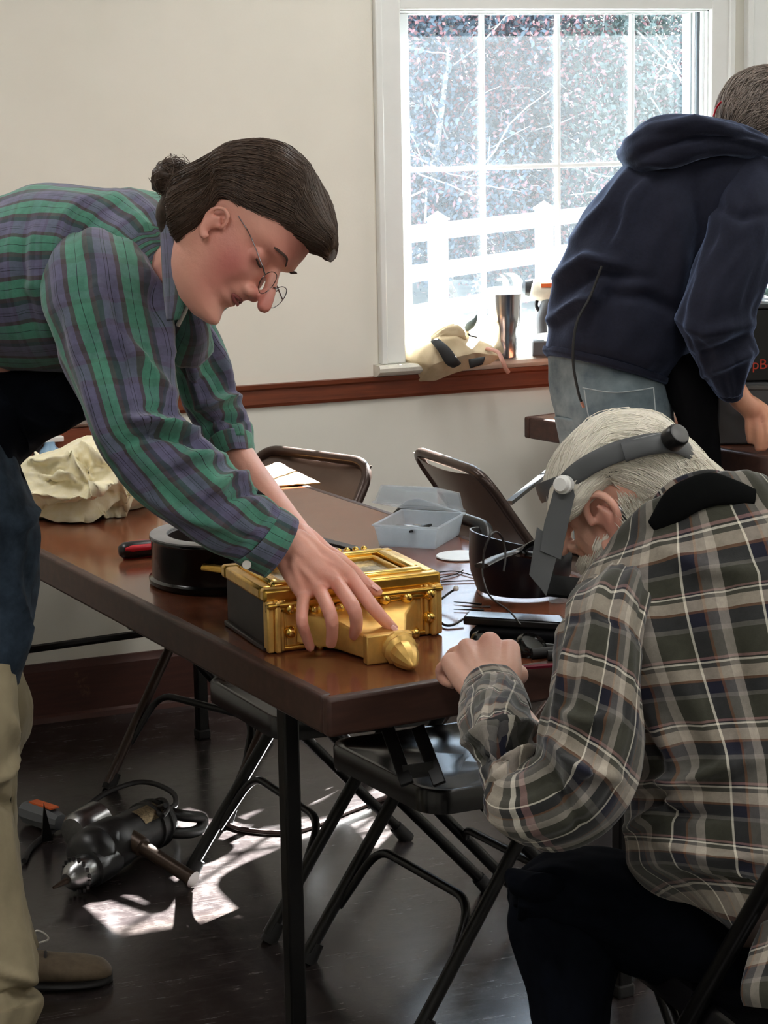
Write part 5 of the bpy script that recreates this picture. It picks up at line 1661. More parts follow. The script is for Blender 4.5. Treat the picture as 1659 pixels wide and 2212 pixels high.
def comb(grid, count, length, lift, jitter, seed, pts=9, along=1):
    """hair lines lying on a lofted cap, running along it"""
    r = np.random.default_rng(seed); R_, S_, _ = grid.shape
    cen = grid.mean(axis=1, keepdims=True); lines = []
    for i in range(count):
        j = r.uniform(0, S_ - 1); i0 = r.uniform(-0.1, 1 - length * 0.5) * R_; ln = length * r.uniform(0.6, 1.2) * R_
        dj = r.normal(0, jitter); ph = r.uniform(0, 6); lf = lift * r.uniform(0.2, 1.0)
        L = []
        for k in range(pts):
            t = k / (pts - 1)
            a = np.clip(i0 + ln * t, 0, R_ - 1.001); b = np.clip(j + dj * t + 0.25 * jitter * math.sin(ph + 5 * t), 0, S_ - 1.001)
            ia, ib = int(a), int(b); fa, fb = a - ia, b - ib
            p = (grid[ia, ib] * (1 - fa) + grid[ia + 1, ib] * fa) * (1 - fb) + (grid[ia, ib + 1] * (1 - fa) + grid[ia + 1, ib + 1] * fa) * fb
            o_ = p - cen[ia, 0]; o_ = o_ / (np.linalg.norm(o_) + 1e-9)
            L.append(p + o_ * (lf * (0.4 + math.sin(math.pi * t)) - 0.0006))
        lines.append(L)
    return lines

VIEW = -FW

# ------------------------------------------------------------------ the standing man in green plaid
def standing_man():
    feet = (0.70, 3.55, 0.0)
    T = thing('person', 'man with tied-back dark hair, glasses and green plaid shirt leaning over the clock', 'person', feet)
    hd = 3.22; phi = math.radians(52); al = math.radians(17); S = 1.10
    F0 = math.cos(phi) * RT - math.sin(phi) * UP; U0 = math.sin(phi) * RT + math.cos(phi) * UP
    F1 = math.cos(al) * F0 + math.sin(al) * VIEW; R1 = np.cross(F1, U0)
    O = at(519, 503, hd)
    mb, Wd = head_parts(O, R1, F1, U0, S, nose=1.25, ear=(.016, -.019, .74))
    # neck into the collar, slim core of the body under the clothes, arms
    chain(mb, [Wd((0, -.030, -.030)), at(425, 560, 3.35), at(380, 590, 3.48), at(300, 600, 3.58)], [.058, .054, .055, .060])
    chain(mb, [Wd((0, .015, -.080)), at(425, 580, 3.34)], [.024, .034])
    chain(mb, [at(300, 600, 3.56), at(120, 640, 3.60), at(-60, 720, 3.62), at(-110, 900, 3.62)], [.07, .10, .10, .09])
    chain(mb, [at(230, 600, 3.50), at(245, 760, 3.36), at(300, 985, 3.34), at(450, 1110, 3.37), at(600, 1172, 3.40)], [.055, .045, .040, .034, .027])
    chain(mb, [at(370, 640, 3.72), at(430, 800, 3.84), at(480, 930, 3.84), at(520, 1000, 3.80), at(590, 1090, 3.68), at(640, 1150, 3.60)], [.05, .042, .038, .033, .028, .024])
    # right hand over the end of the clock
    A = lambda x, y, d: at(x, y, d)
    mc = [A(752, 1240, 3.425), A(727, 1258, 3.405), A(690, 1272, 3.40), A(656, 1286, 3.405)]
    fg = [[A(799, 1303, 3.395), A(826, 1335, 3.395), A(850, 1360, 3.405)],
          [A(762, 1310, 3.35), A(770, 1345, 3.36), A(766, 1372, 3.385)],
          [A(713, 1325, 3.345), A(718, 1360, 3.355), A(715, 1390, 3.375)],
          [A(652, 1338, 3.355), A(661, 1372, 3.37), A(670, 1398, 3.385)]]
    hand(mb, A(622, 1172, 3.41), mc, fg, [.0114, .0116, .0110, .0098], [A(690, 1200, 3.43), A(745, 1222, 3.46), A(783, 1255, 3.465), A(815, 1278, 3.455)], [.017, .014, .0115, .0095],
         [A(560, 1140, 3.39), A(610, 1165, 3.405), A(660, 1205, 3.41)], [.030, .028, .026])
    for i_, m2_ in enumerate(mc):      # tendons and veins on the back of the hand
        a_ = A(640 - 2 * i_, 1178 + 14 * i_, 3.40) + VIEW * .011
        chain(mb, [a_, (a_ + m2_) / 2 + VIEW * .004, m2_ + VIEW * .004], [.0065, .0060, .0068])
    chain(mb, [A(635, 1185, 3.41), A(690, 1235, 3.41), A(712, 1255, 3.41)], [.024, .022, .014])
    chain(mb, [A(625, 1200, 3.41), A(655, 1255, 3.41), A(672, 1276, 3.408)], [.020, .018, .012])
    # left hand reaching past it on the clock's far side
    mc = [A(700, 1185, 3.58), A(690, 1178, 3.60), A(676, 1172, 3.62), A(662, 1166, 3.64)]
    fg = [[A(735, 1206, 3.55), A(752, 1222, 3.54)], [A(722, 1200, 3.57), A(740, 1216, 3.56)], [A(705, 1192, 3.6), A(722, 1208, 3.59)], [A(690, 1186, 3.62), A(704, 1200, 3.61)]]
    hand(mb, A(640, 1140, 3.61), mc, fg, [.010, .010, .0095, .0085], [A(650, 1150, 3.58), A(690, 1190, 3.55), A(715, 1208, 3.53)], [.015, .012, .010])
    me = fuse(mb, 0.0030, 7, 0.5)
    flush(me, [(Wd((0, .105, -.036)), .024, 1.0), (Wd((.052, .05, -.035)), .038, 1.0), (Wd((.07, .0, -.02)), .03, .3), (Wd((.03, .08, .045)), .04, .6), (Wd((.04, .05, -.08)), .03, .4), (A(730, 1262, 3.39), .03, .3), (A(765, 1312, 3.34), .02, .3), (A(715, 1328, 3.34), .02, .3), (A(655, 1340, 3.35), .02, .3)])
    body = obj('body', me, 'skin_man', T)
    nail(body, A(853, 1359, 3.392), A(853, 1362, 3.40) - A(826, 1335, 3.40), VIEW * 0.6 + UP * 0.8, 0.0062)
    nail(body, A(812, 1270, 3.447), A(815, 1278, 3.455) - A(783, 1255, 3.465), VIEW * 0.3 + UP, 0.0062)
    # face details: brow, lashes, lips
    for s in (1, -1):
        m_ = MB(); m_.tube(curve_pts([Wd((s * .014, .087, .020)), Wd((s * .030, .085, .027)), Wd((s * .048, .070, .022))], 10), [.0022 * S] * 9 + [.0012], 8, flat=0.45); obj('eyebrow', m_, 'eyebrow', body, smooth=60)
        m_ = MB(); m_.tube(curve_pts([Wd((s * .020, .0695, -.006)), Wd((s * .032, .0715, -.0085)), Wd((s * .045, .066, -.006))], 10), .0016, 6); obj('eyelash', m_, 'eyebrow', body, smooth=60)
    for zz, w_ in ((-.0578, .0024), (-.0640, .0026)):
        m_ = MB(); m_.tube(curve_pts([Wd((-.017, .0735, -.0605)), Wd((-.008, .0790, zz)), Wd((0, .0810, zz + .001)), Wd((.010, .0790, zz)), Wd((.021, .0735, -.0605))], 16), [.0008] + [w_] * 14 + [.0008], 8, flat=0.7); obj('lip', m_, 'lip', body, smooth=60)
    # hair drawn back to a knot
    hs = [(398, 415, 408, 470, hd + .02, .045), (418, 388, 430, 540, hd + .01, .066), (438, 358, 446, 522, hd, .078), (462, 338, 466, 452, hd, .085), (500, 318, 505, 458, hd, .090), (545, 310, 528, 482, hd, .092), (600, 314, 560, 506, hd, .092), (648, 342, 600, 518, hd, .090), (685, 385, 640, 528, hd, .086), (708, 440, 672, 538, hd - .005, .080), (722, 490, 693, 546, hd - .008, .076), (728, 520, 704, 554, hd - .008, .070), (726, 545, 712, 558, hd - .008, .055)]
    m_, grid = loft_grid(hs, 70, 72, power=0.72)
    me2 = mesh_from(m_, 'hair', 180)
    hair = obj('hair', me2, 'hair_brown', T)
    lines = comb(grid, 2600, 0.55, 0.0035, 1.3, 5)
    lines += comb(grid, 160, 0.3, 0.006, 4, 6)
    # knot at the nape
    kc = at(372, 385, hd + .02)
    m_ = MB(); n, k_ = 30, 18; V = []; F = []
    for i in range(k_ + 1):
        for j in range(n):
            ph, th = math.pi * i / k_, 2 * math.pi * j / n
            v = RT * (math.sin(ph) * math.cos(th)) * 1.15 + UP * (math.cos(ph)) * 1.0 + VIEW * (math.sin(ph) * math.sin(th))
            q = Vector(v)
            rr = 0.026 * (1 + 0.32 * mnoise.noise(q * 1.6) + 0.2 * mnoise.noise(q * 3.7))
            V.append(kc + v * rr)
    for i in range(k_):
        for j in range(n):
            F.append((i * n + j, i * n + (j + 1) % n, (i + 1) * n + (j + 1) % n, (i + 1) * n + j))
    m_.add(V, F); obj('hair_knot', m_, 'hair_brown', hair, smooth=180)
    m_ = MB(); chain(m_, [at(378, 400, hd + .02), at(395, 425, hd + .02), at(410, 440, hd + .01)], [.024, .022, .03]); chain(m_, [at(385, 430, hd + .02), at(372, 470, hd + .05), at(385, 520, hd + .05)], [.025, .026, .018]); obj('hair_tail', m_, 'hair_brown', hair, smooth=180)
    r = np.random.default_rng(3)
    for i in range(420):
        a, b = r.uniform(0, 6.28), r.uniform(0, 3.14); v = RT * math.cos(a) + UP * math.sin(a) * math.sin(b) + VIEW * math.sin(a) * math.cos(b)
        ax2 = np.cross(v, r.normal(0, 1, 3)); ax2 /= np.linalg.norm(ax2); L = []
        wild = r.uniform() < 0.08
        for k in range(9):
            t = k / 8 * r.uniform(1.6, 2.6)
            vv = v * math.cos(t) + ax2 * math.sin(t)
            L.append(kc + vv * (0.027 + 0.003 * r.uniform() + (0.012 * k / 8 if wild else 0)) + RT * 0.004 * math.cos(t))
        lines.append(L)
    for i in range(70):     # stray locks below the ear and at the nape
        s0 = at(432 + r.uniform(-25, 12), 470 + r.uniform(-30, 20), hd - .03); L = []
        for k in range(8):
            L.append(s0 + (-UP * 0.012 * k + RT * (0.004 * math.sin(k * 0.9 + i)) + VIEW * 0.003 * math.sin(k * 0.7 + i * 2)) * r.uniform(0.6, 1.0))
        lines.append(L)
    strands('hair_strands', lines, 0.00055, 'strand_brown', T)
    # glasses
    gl = obj('glasses', MB().tube(curve_pts([Wd((.071, .012, .010)), Wd((.069, .045, .006)), Wd((.060, .086, -.006))], 12), .0008, 6), 'wire_frame', T, smooth=60)
    for s in (1, -1):
        c = (s * .030, .098, -.014); rim = []
        for k in range(28):
            a = 2 * math.pi * k / 28
            rim.append(Wd((c[0] + .0225 * math.cos(a), c[1] - abs(math.cos(a)) * .002 + .0055 * (-math.sin(a)) * 0.6, c[2] + .0165 * math.sin(a))))
        m_ = MB(); m_.tube(rim, .0007, 6, closed=True); obj('rim', m_, 'wire_frame', gl, smooth=60)
        m_ = MB(); cc = np.mean(rim, axis=0); m_.add([tuple(cc + F1 * .0015)] + [tuple(p) for p in rim], [(0, k + 1, (k + 1) % 28 + 1) for k in range(28)]); obj('lens', m_, 'lens', gl, smooth=180)
    m_ = MB(); m_.tube(curve_pts([Wd((-.008, .098, -.011)), Wd((0, .102, -.007)), Wd((.008, .098, -.011))], 8), .0010, 6); obj('bridge', m_, 'wire_frame', gl, smooth=60)
    m_ = MB(); m_.tube([Wd((-.071, .012, .010)), Wd((-.052, .094, -.010))], .0011, 6); obj('temple', m_, 'wire_frame', gl, smooth=60)
    m_ = MB(); m_.tube([Wd((.052, .094, -.010)), Wd((.060, .086, -.006))], .0013, 6); obj('hinge', m_, 'wire_frame', gl, smooth=60)

    # shirt
    m_ = loft([(-330, 700, -260, 900, 3.64, .17), (-230, 560, -200, 840, 3.64, .18), (-110, 476, -90, 818, 3.64, .19), (0, 432, 5, 806, 3.63, .20), (100, 402, 120, 806, 3.62, .21), (200, 400, 215, 800, 3.60, .215), (280, 407, 300, 770, 3.57, .20), (330, 424, 352, 720, 3.53, .165), (358, 448, 392, 690, 3.48, .135), (372, 478, 416, 655, 3.45, .11)],
              80, 96, wr=(.007, 2.6, 7), uoff=0.02)
    fold(m_, [([(60, 470), (40, 620), (70, 700)], -.012, 22), ([(250, 420), (340, 520), (355, 600)], .010, 14), ([(280, 412), (350, 480)], .008, 10), ([(85, 615), (60, 560), (70, 480)], .007, 16), ([(0, 640), (110, 610)], .008, 22)])
    obj('shirt_body', m_, 'plaid_green', T, smooth=180)
    m_ = loft([(125, 556, 285, 548, 3.52, .05), (88, 598, 324, 588, 3.45, .078), (92, 650, 345, 640, 3.41, .086), (108, 710, 358, 695, 3.39, .085), (140, 800, 373, 790, 3.37, .082), (178, 890, 386, 882, 3.35, .078), (208, 968, 422, 926, 3.345, .074), (262, 1040, 470, 968, 3.345, .068), (330, 1105, 520, 1018, 3.35, .062), (405, 1160, 565, 1060, 3.36, .056), (470, 1196, 592, 1088, 3.375, .050), (512, 1214, 612, 1102, 3.38, .046)],
              120, 72, wr=(.009, 2.2, 9), uoff=0.01)
    fold(m_, [([(210, 620), (250, 720), (320, 800), (370, 850)], .016, 16), ([(300, 560), (345, 650), (372, 760)], .014, 15), ([(280, 900), (340, 918), (420, 935)], .030, 11), ([(270, 960), (330, 935), (400, 945), (450, 975)], -.018, 12), ([(360, 1010), (420, 985), (480, 990)], .018, 14), ([(300, 880), (345, 880), (385, 895)], -.012, 10), ([(440, 1075), (490, 1035), (540, 1030)], .018, 13), ([(470, 1100), (530, 1062), (570, 1060)], -.012, 9), ([(150, 700), (200, 860), (240, 980)], .010, 18), ([(330, 1080), (420, 1120), (500, 1140)], .010, 14), ([(250, 640), (262, 760), (270, 880)], -.010, 14)])
    obj('sleeve', m_, 'plaid_green', T, smooth=180)
    m_ = loft([(504, 1212, 606, 1094, 3.38, .048), (512, 1218, 612, 1098, 3.382, .050), (540, 1232, 628, 1110, 3.388, .048), (566, 1244, 642, 1120, 3.394, .046), (571, 1246, 645, 1124, 3.395, .042)], 30, 60, cap=False, wr=(.0025, 2, 20), uoff=0.016)
    mc_ = obj('cuff', m_, 'plaid_green', T, smooth=180)
    md = mc_.modifiers.new('thick', 'SOLIDIFY'); md.thickness = .003; md.offset = -1
    bt = at(533, 1220, 3.345)
    m_ = MB(); m_.lathe([(.0, .0015), (.004, .0018), (.0068, .0022), (.0074, .0), (.0, -.001)], 18, bt, VIEW); obj('button', m_, 'shirt_button', mc_, smooth=50)
    m_ = loft([(330, 600, 420, 620, 3.66, .06), (345, 680, 455, 690, 3.76, .068), (368, 770, 478, 775, 3.82, .066), (390, 870, 512, 852, 3.84, .064), (425, 935, 540, 905, 3.84, .062), (452, 978, 549, 950, 3.83, .058)], 70, 60, wr=(.009, 2.2, 11), uoff=0.03)
    fold(m_, [([(430, 880), (480, 865), (515, 858)], .020, 12), ([(440, 920), (490, 905), (535, 905)], -.014, 10), ([(455, 700), (480, 780), (500, 830)], .010, 12), ([(400, 720), (420, 800), (430, 860)], .012, 14)])
    obj('sleeve', m_, 'plaid_green', T, smooth=180)
    m_ = loft([(446, 972, 546, 940, 3.83, .060), (462, 1000, 549, 968, 3.82, .058), (470, 1010, 550, 985, 3.815, .056)], 16, 48, cap=False, wr=(.003, 2, 20))
    c2 = obj('cuff', m_, 'plaid_green', T, smooth=180); md = c2.modifiers.new('thick', 'SOLIDIFY'); md.thickness = .003; md.offset = -1
    # collar leaf and the dark inside of the neck
    m_ = loft([(345, 470, 405, 478, 3.30, .010, 3.20), (348, 530, 414, 532, 3.27, .008, 3.19), (352, 600, 414, 592, 3.27, .007, 3.20), (356, 650, 406, 640, 3.28, .006, 3.22), (361, 692, 388, 690, 3.29, .005, 3.26)], 30, 26, wr=(.002, 2, 12)); obj('collar', m_, 'plaid_green', T, smooth=180)
    m_ = loft([(395, 640, 432, 640, 3.42, .02), (390, 690, 445, 672, 3.46, .03), (372, 725, 455, 700, 3.52, .04), (360, 760, 460, 740, 3.58, .04)], 24, 30, wr=(.004, 2, 12)); obj('shirt_front', m_, 'plaid_green', T, smooth=180)
    m_ = loft([(405, 640, 412, 642, 3.40, .004), (398, 668, 405, 672, 3.415, .004), (380, 700, 388, 706, 3.43, .004)], 16, 12); obj('placket', m_, 'shirt_button', T, smooth=180)
    # apron: bib under the chest, skirt hanging from the waist
    m_ = loft([(150, 806, 172, 890, 3.58, .07), (110, 800, 150, 925, 3.60, .12), (40, 800, 98, 950, 3.62, .15), (-30, 820, 66, 985, 3.62, .16), (-110, 900, 45, 1010, 3.60, .16), (-160, 1000, 58, 1050, 3.58, .155)], 50, 60, wr=(.006, 2, 8)); obj('apron_bib', m_, 'apron_shaded', T, smooth=180)
    m_ = loft([(-170, 985, 50, 1020, 3.57, .15), (-190, 1060, 72, 1080, 3.55, .155), (-200, 1130, 85, 1140, 3.53, .155), (-205, 1220, 82, 1230, 3.52, .15), (-205, 1320, 66, 1340, 3.51, .145), (-200, 1420, 48, 1430, 3.50, .14), (-190, 1480, 30, 1478, 3.50, .135), (-180, 1500, 14, 1496, 3.50, .13)], 60, 60, wr=(.008, 3, 6))
    fold(m_, [([(20, 1150), (60, 1130), (84, 1090)], .012, 12), ([(20, 1230), (50, 1350), (30, 1470)], .015, 14), ([(0, 1200), (-10, 1380)], -.015, 16), ([(60, 1200), (70, 1300)], -.010, 10)])
    obj('apron_skirt', m_, 'denim_apron', T, smooth=180)
    # trousers, near and far leg
    m_ = loft([(-190, 1440, 30, 1440, 3.46, .095), (-185, 1520, 36, 1520, 3.45, .095), (-170, 1600, 40, 1610, 3.45, .09), (-150, 1690, 34, 1690, 3.46, .085), (-140, 1760, 28, 1760, 3.46, .08), (-138, 1850, 38, 1850, 3.46, .08), (-135, 1950, 54, 1950, 3.46, .08), (-130, 2050, 76, 2050, 3.45, .082), (-125, 2110, 84, 2105, 3.45, .085), (-120, 2150, 70, 2140, 3.45, .086), (-115, 2195, 92, 2165, 3.45, .090), (-105, 2265, 60, 2250, 3.44, .085)], 100, 60, wr=(.009, 2.4, 8))
    fold(m_, [([(-20, 1690), (10, 1670), (34, 1640)], .015, 12), ([(-20, 1720), (15, 1735), (30, 1750)], -.012, 10), ([(20, 1540), (38, 1600)], .008, 10), ([(-20, 2090), (30, 2110), (80, 2120)], .015, 14), ([(-10, 2150), (40, 2145), (80, 2140)], -.012, 10)])
    obj('trouser_leg', m_, 'khaki', T, smooth=180)
    m_ = loft([(-110, 1430, 40, 1440, 3.66, .08), (-90, 1500, 62, 1500, 3.68, .08), (-80, 1550, 70, 1545, 3.69, .08), (-80, 1600, 62, 1602, 3.70, .078), (-75, 1650, 40, 1650, 3.72, .075), (-70, 1750, 34, 1745, 3.75, .07), (-68, 1850, 40, 1850, 3.78, .07), (-60, 1950, 52, 1950, 3.82, .07), (-45, 2030, 76, 2030, 3.84, .07), (-40, 2062, 82, 2056, 3.85, .07)], 80, 48, wr=(.008, 2.4, 9)); obj('trouser_leg', m_, 'khaki', T, smooth=180)
    # shoes
    def shoe(heel, toe, name):
        heel, toe = Vector(heel), Vector(toe); f = toe - heel; f.z = 0; L = f.length; f.normalize(); s = Vector((f.y, -f.x, 0))
        secs = [(0.0, .026, .070), (.06, .034, .082), (.22, .036, .080), (.38, .036, .076), (.52, .040, .064), (.68, .047, .053), (.82, .047, .047), (.93, .038, .040), (.985, .020, .028), (1.0, .006, .018)]
        K = crom([list(q) for q in secs], 40)
        def build(zs, grow):
            mm = MB(); V = []; n = 24
            for u_, w_, h_ in K:
                for j in range(n):
                    a = 2 * math.pi * j / n; c, s2 = math.cos(a), math.sin(a)
                    x = math.copysign(abs(c) ** .7, c) * (w_ + grow); z = (s2 * .5 + .5)
                    z = zs[0] + (max(.012, (h_ if zs[1] is None else zs[1])) - zs[0]) * z
                    V.append(heel + f * (L * u_) + s * x + Vector((0, 0, z)))
            F = []
            for i in range(len(K) - 1):
                for j in range(n):
                    F.append((i * n + j, i * n + (j + 1) % n, (i + 1) * n + (j + 1) % n, (i + 1) * n + j))
            F.append(tuple(range(n - 1, -1, -1))); F.append(tuple((len(K) - 1) * n + j for j in range(n)))
            mm.add(V, F); return mm
        sh = obj('shoe', build((.012, None), 0), 'shoe_suede', T, smooth=60)
        obj('sole', build((.0015, .020), .005), 'sole', sh, smooth=50)
        for k in range(4):
            u_ = .36 + .075 * k; zz = .079 - .006 * k; c = heel + f * (L * u_)
            mm = MB(); mm.tube(curve_pts([c - s * .028 + Vector((0, 0, zz - .016)), c + Vector((0, 0, zz + .003)), c + s * .028 + Vector((0, 0, zz - .016))], 8), .0028, 6); obj('lace', mm, 'lace', sh, smooth=60)
        c = heel + f * (L * .42) + Vector((0, 0, .085)) - s * .01
        mm = MB(); mm.tube(curve_pts([c, c - f * .05 + Vector((0, 0, .025)), c - f * .075 + Vector((0, 0, .005)), c - f * .04 + Vector((0, 0, -.004)), c], 18), .0024, 6); obj('lace_loop', mm, 'lace', sh, smooth=60)
        mm = MB(); mm.tube(curve_pts([c + f * .01, c + f * .035 + Vector((0, 0, .018)), c + f * .055 + Vector((0, 0, 0)), c + f * .02 + Vector((0, 0, -.008)), c + f * .01], 18), .0022, 6); obj('lace_loop', mm, 'shirt_button', sh, smooth=60)
    tz_ = at_z(244, 2118, 0.0); dv = Vector((0.96, -0.28, 0)).normalized()
    toe = Vector((tz_[0], tz_[1], 0)); shoe(toe - dv * 0.295, toe, 'far')
    g = at_z(110, 2290, 0.0); toe2 = Vector((g[0], g[1], 0)); shoe(toe2 - dv * 0.295, toe2, 'near')
standing_man()
# ------------------------------------------------------------------ the seated white-haired man
def seated_man():
    T = thing('person', 'white-haired man in a grey plaid shirt with magnifier headband, seated and bent over the table', 'person', (1.50, 2.38, 0.0))
    hd = 3.0; S = 0.98
    phi = math.radians(20); be = math.radians(22)
    F0 = -math.cos(phi) * RT - math.sin(phi) * UP; U0 = -math.sin(phi) * RT + math.cos(phi) * UP
    F1 = math.cos(be) * F0 - math.sin(be) * VIEW; R1 = np.cross(F1, U0)
    O = at(1336, 1088, hd)
    A = lambda x, y, d: at(x, y, d)
    mb, Wd = head_parts(O, R1, F1, U0, S, nose=1.0, ear=(.020, -.012, 1.32))
    # fuller ear on the near side
    e = lambda y, z, o: Wd((-.0715 - o, y + .008, z - .016))
    chain(mb, [Wd((0, -.045, -.03)), A(1420, 1120, 2.98), A(1500, 1180, 2.95), A(1560, 1300, 2.92)], [.060, .060, .062, .075])
    chain(mb, [Wd((0, .02, -.08)), A(1360, 1180, 2.98)], [.035, .05])
    chain(mb, [A(1560, 1250, 2.92), A(1600, 1500, 2.88), A(1630, 1800, 2.84)], [.09, .11, .11])
    chain(mb, [A(1330, 1320, 2.86), A(1290, 1500, 2.80), A(1240, 1740, 2.76), A(1130, 1600, 2.96), A(1060, 1490, 3.12)], [.055, .050, .042, .036, .029])
    chain(mb, [A(1720, 1260, 3.02), A(1640, 1500, 3.18), A(1450, 1500, 3.30), A(1310, 1470, 3.36)], [.055, .048, .036, .028])
    # left hand, knuckles up, fingers curled down onto the work
    mc = [A(1100, 1404, 3.155), A(1058, 1388, 3.165), A(1010, 1402, 3.17), A(976, 1432, 3.17)]
    fg = [[A(1088, 1398, 3.21), A(1070, 1420, 3.235), A(1050, 1432, 3.215)],
          [A(1040, 1398, 3.225), A(1020, 1425, 3.24), A(1015, 1445, 3.22)],
          [A(978, 1415, 3.215), A(968, 1440, 3.225), A(985, 1455, 3.205)],
          [A(953, 1446, 3.20), A(958, 1468, 3.20), A(978, 1478, 3.18)]]
    hand(mb, A(1062, 1492, 3.10), mc, fg, [.0112, .0115, .0105, .0095], [A(1090, 1470, 3.12), A(1118, 1455, 3.17), A(1122, 1462, 3.205), A(1100, 1450, 3.225)], [.018, .015, .012, .0095],
         [A(1075, 1540, 3.04), A(1062, 1495, 3.10), A(1052, 1450, 3.15)], [.032, .034, .030], pal=.0175)
    mc = [A(1262, 1432, 3.38), A(1255, 1440, 3.37), A(1252, 1450, 3.36), A(1252, 1460, 3.35)]
    fg = [[A(1225, 1430, 3.38), A(1205, 1445, 3.38)], [A(1222, 1440, 3.37), A(1203, 1452, 3.37)], [A(1222, 1452, 3.36), A(1206, 1462, 3.36)], [A(1226, 1462, 3.35), A(1212, 1470, 3.35)]]
    hand(mb, A(1310, 1462, 3.36), mc, fg, [.0105, .0105, .010, .009], [A(1300, 1445, 3.38), A(1270, 1425, 3.40), A(1245, 1425, 3.40)], [.015, .012, .010])
    me = fuse(mb, 0.0032, 7, 0.5)
    flush(me, [(e(-.01, 0, .02), .035, .5), (Wd((-.055, -.02, -.05)), .04, .35), (A(1060, 1388, 3.16), .022, .45), (A(1098, 1410, 3.15), .02, .35), (A(1010, 1402, 3.17), .02, .3), (A(955, 1448, 3.19), .02, .3)])
    body = obj('body', me, 'skin_old', T)
    # ring on the curled finger
    # hair
    hs = [(1186, 1118, 1204, 1138, hd - .01, .060), (1186, 1050, 1222, 1125, hd - .01, .078), (1215, 972, 1256, 1095, hd - .005, .090), (1276, 910, 1298, 1065, hd, .094), (1350, 890, 1345, 1082, hd, .096), (1420, 902, 1392, 1118, hd, .093), (1475, 945, 1420, 1145, hd, .082), (1515, 985, 1440, 1150, hd, .070), (1548, 1015, 1462, 1135, hd, .050), (1566, 1035, 1490, 1110, hd + .01, .030)]
    m_, grid = loft_grid(hs, 70, 72, power=0.80)
    m2 = mesh_from(m_, 'hair', 180); hair = obj('hair', m2, 'hair_white', T)
    lines = comb(grid, 4600, 0.5, 0.0035, 3.0, 21, 11)
    lines += comb(grid, 500, 0.3, 0.006, 7.0, 22)
    r = np.random.default_rng(8)
    for i in range(520):      # locks falling over the ear and nape
        sx, sy = r.uniform(1330, 1440), r.uniform(1060, 1130); d0 = hd - .092 + (sx - 1330) * .0002
        L = []; ax_ = r.uniform(0.2, 1.1)
        for k in range(8):
            L.append(A(sx + k * 9 * ax_ * r.uniform(.8, 1.1) - 4, sy + k * 10, d0 + .003 * math.sin(k + i) + k * .003))
        lines.append(L)
    for i in range(0):       # wisps standing off at the nape
        sx = r.uniform(1480, 1560); s0 = A(sx, 960 + (sx - 1480) * .75, hd); L = []
        for k in range(6):
            L.append(s0 + RT * .006 * k + UP * (.004 * k * r.uniform(.2, 1.2)) + VIEW * .002 * k * math.sin(i))
        lines.append(L)
    for i in range(900):      # white stubble on the cheek and jaw
        z = r.uniform(-.114, -.030); th = r.uniform(0.05, 1.25) if z < -.05 else r.uniform(0.0, 0.5)
        yf, yb, w_ = interp(z, FRONT), interp(z, BACK), interp(z, WID); yc = .42 * yf + .58 * yb
        p = np.array((-w_ * math.cos(th) ** .88, yc + (yf - yc) * math.sin(th), z)); n_ = np.array((-math.cos(th), math.sin(th) * .8, -.25))
        L = []
        for k in range(5):
            L.append(Wd(p + n_ * (.0028 + .0012 * k) + np.array((0, .0022, -.0030)) * k))
        lines.append(L)
    strands('hair_strands', lines, 0.0006, 'strand_white', T)
    # hearing aid
    m_ = MB(); chain(m_, [e(-.020, .024, .012), e(-.030, .012, .014), e(-.032, -.004, .012)], [.0035, .005, .004]); obj('hearing_aid', m_, 'tool_steel', T, smooth=180)
    # magnifier headband: worn thing with its own pieces
    ring = []
    for k in range(56):
        a = 2 * math.pi * k / 56
        ring.append(Wd((.0880 * math.sin(a), -.006 + .110 * math.cos(a), .056 - .004 * math.cos(a))))
    m_ = MB(); m_.tube(ring, .0022, 10, closed=True, flat=6.6, up=U0)
    vb = obj('magnifier_band', m_, 'grey_plastic', T, smooth=60)
    kp = Vector(A(1214, 1047, 2.895))
    m_ = MB(); m_.lathe([(.0, .009), (.009, .009), (.0105, .007), (.0105, 0), (.013, -.001), (.013, -.014), (0, -.014)], 22, kp, VIEW * .9 - RT * .4); obj('pivot_knob', m_, 'white_plastic', vb, smooth=40)
    def plate(pix, d0, th, name, material='grey_plastic'):
        m2 = MB(); n = len(pix)
        V = [at(x, y, dd) for x, y, dd in pix]; V += [v + FW * th for v in V]
        F = [tuple(range(n)), tuple(range(2 * n - 1, n - 1, -1))] + [(i, n + i, n + (i + 1) % n, (i + 1) % n) for i in range(n)]
        m2.add(V, F); return obj(name, m2, material, vb, bevel=.0008)
    plate([(1200, 1040, 2.905), (1236, 1046, 2.90), (1242, 1070, 2.90), (1220, 1165, 2.90), (1212, 1210, 2.905), (1166, 1190, 2.915), (1176, 1130, 2.915), (1196, 1062, 2.91)], 2.9, .003, 'hinge_arm')
    plate([(1160, 1138, 2.921), (1170, 1146, 2.919), (1215, 1160, 2.908), (1180, 1288, 2.908), (1143, 1242, 2.925)], 2.9, .003, 'visor_side')
    m_ = MB(); m_.add([tuple(A(1143, 1242, 2.925)), tuple(A(1180, 1288, 2.908)), tuple(A(1290, 1300, 3.09)), tuple(A(1255, 1255, 3.10)), tuple(A(1145, 1236, 2.927)), tuple(A(1182, 1282, 2.91)), tuple(A(1292, 1294, 3.09)), tuple(A(1257, 1249, 3.10))], [(0, 1, 2, 3), (7, 6, 5, 4), (0, 4, 5, 1), (1, 5, 6, 2), (2, 6, 7, 3), (3, 7, 4, 0)]); obj('visor_front', m_, 'shoulder_strap', vb)
    dl = Vector(A(1458, 945, 2.885)); dn = VIEW * .75 + RT * .45 + UP * .45
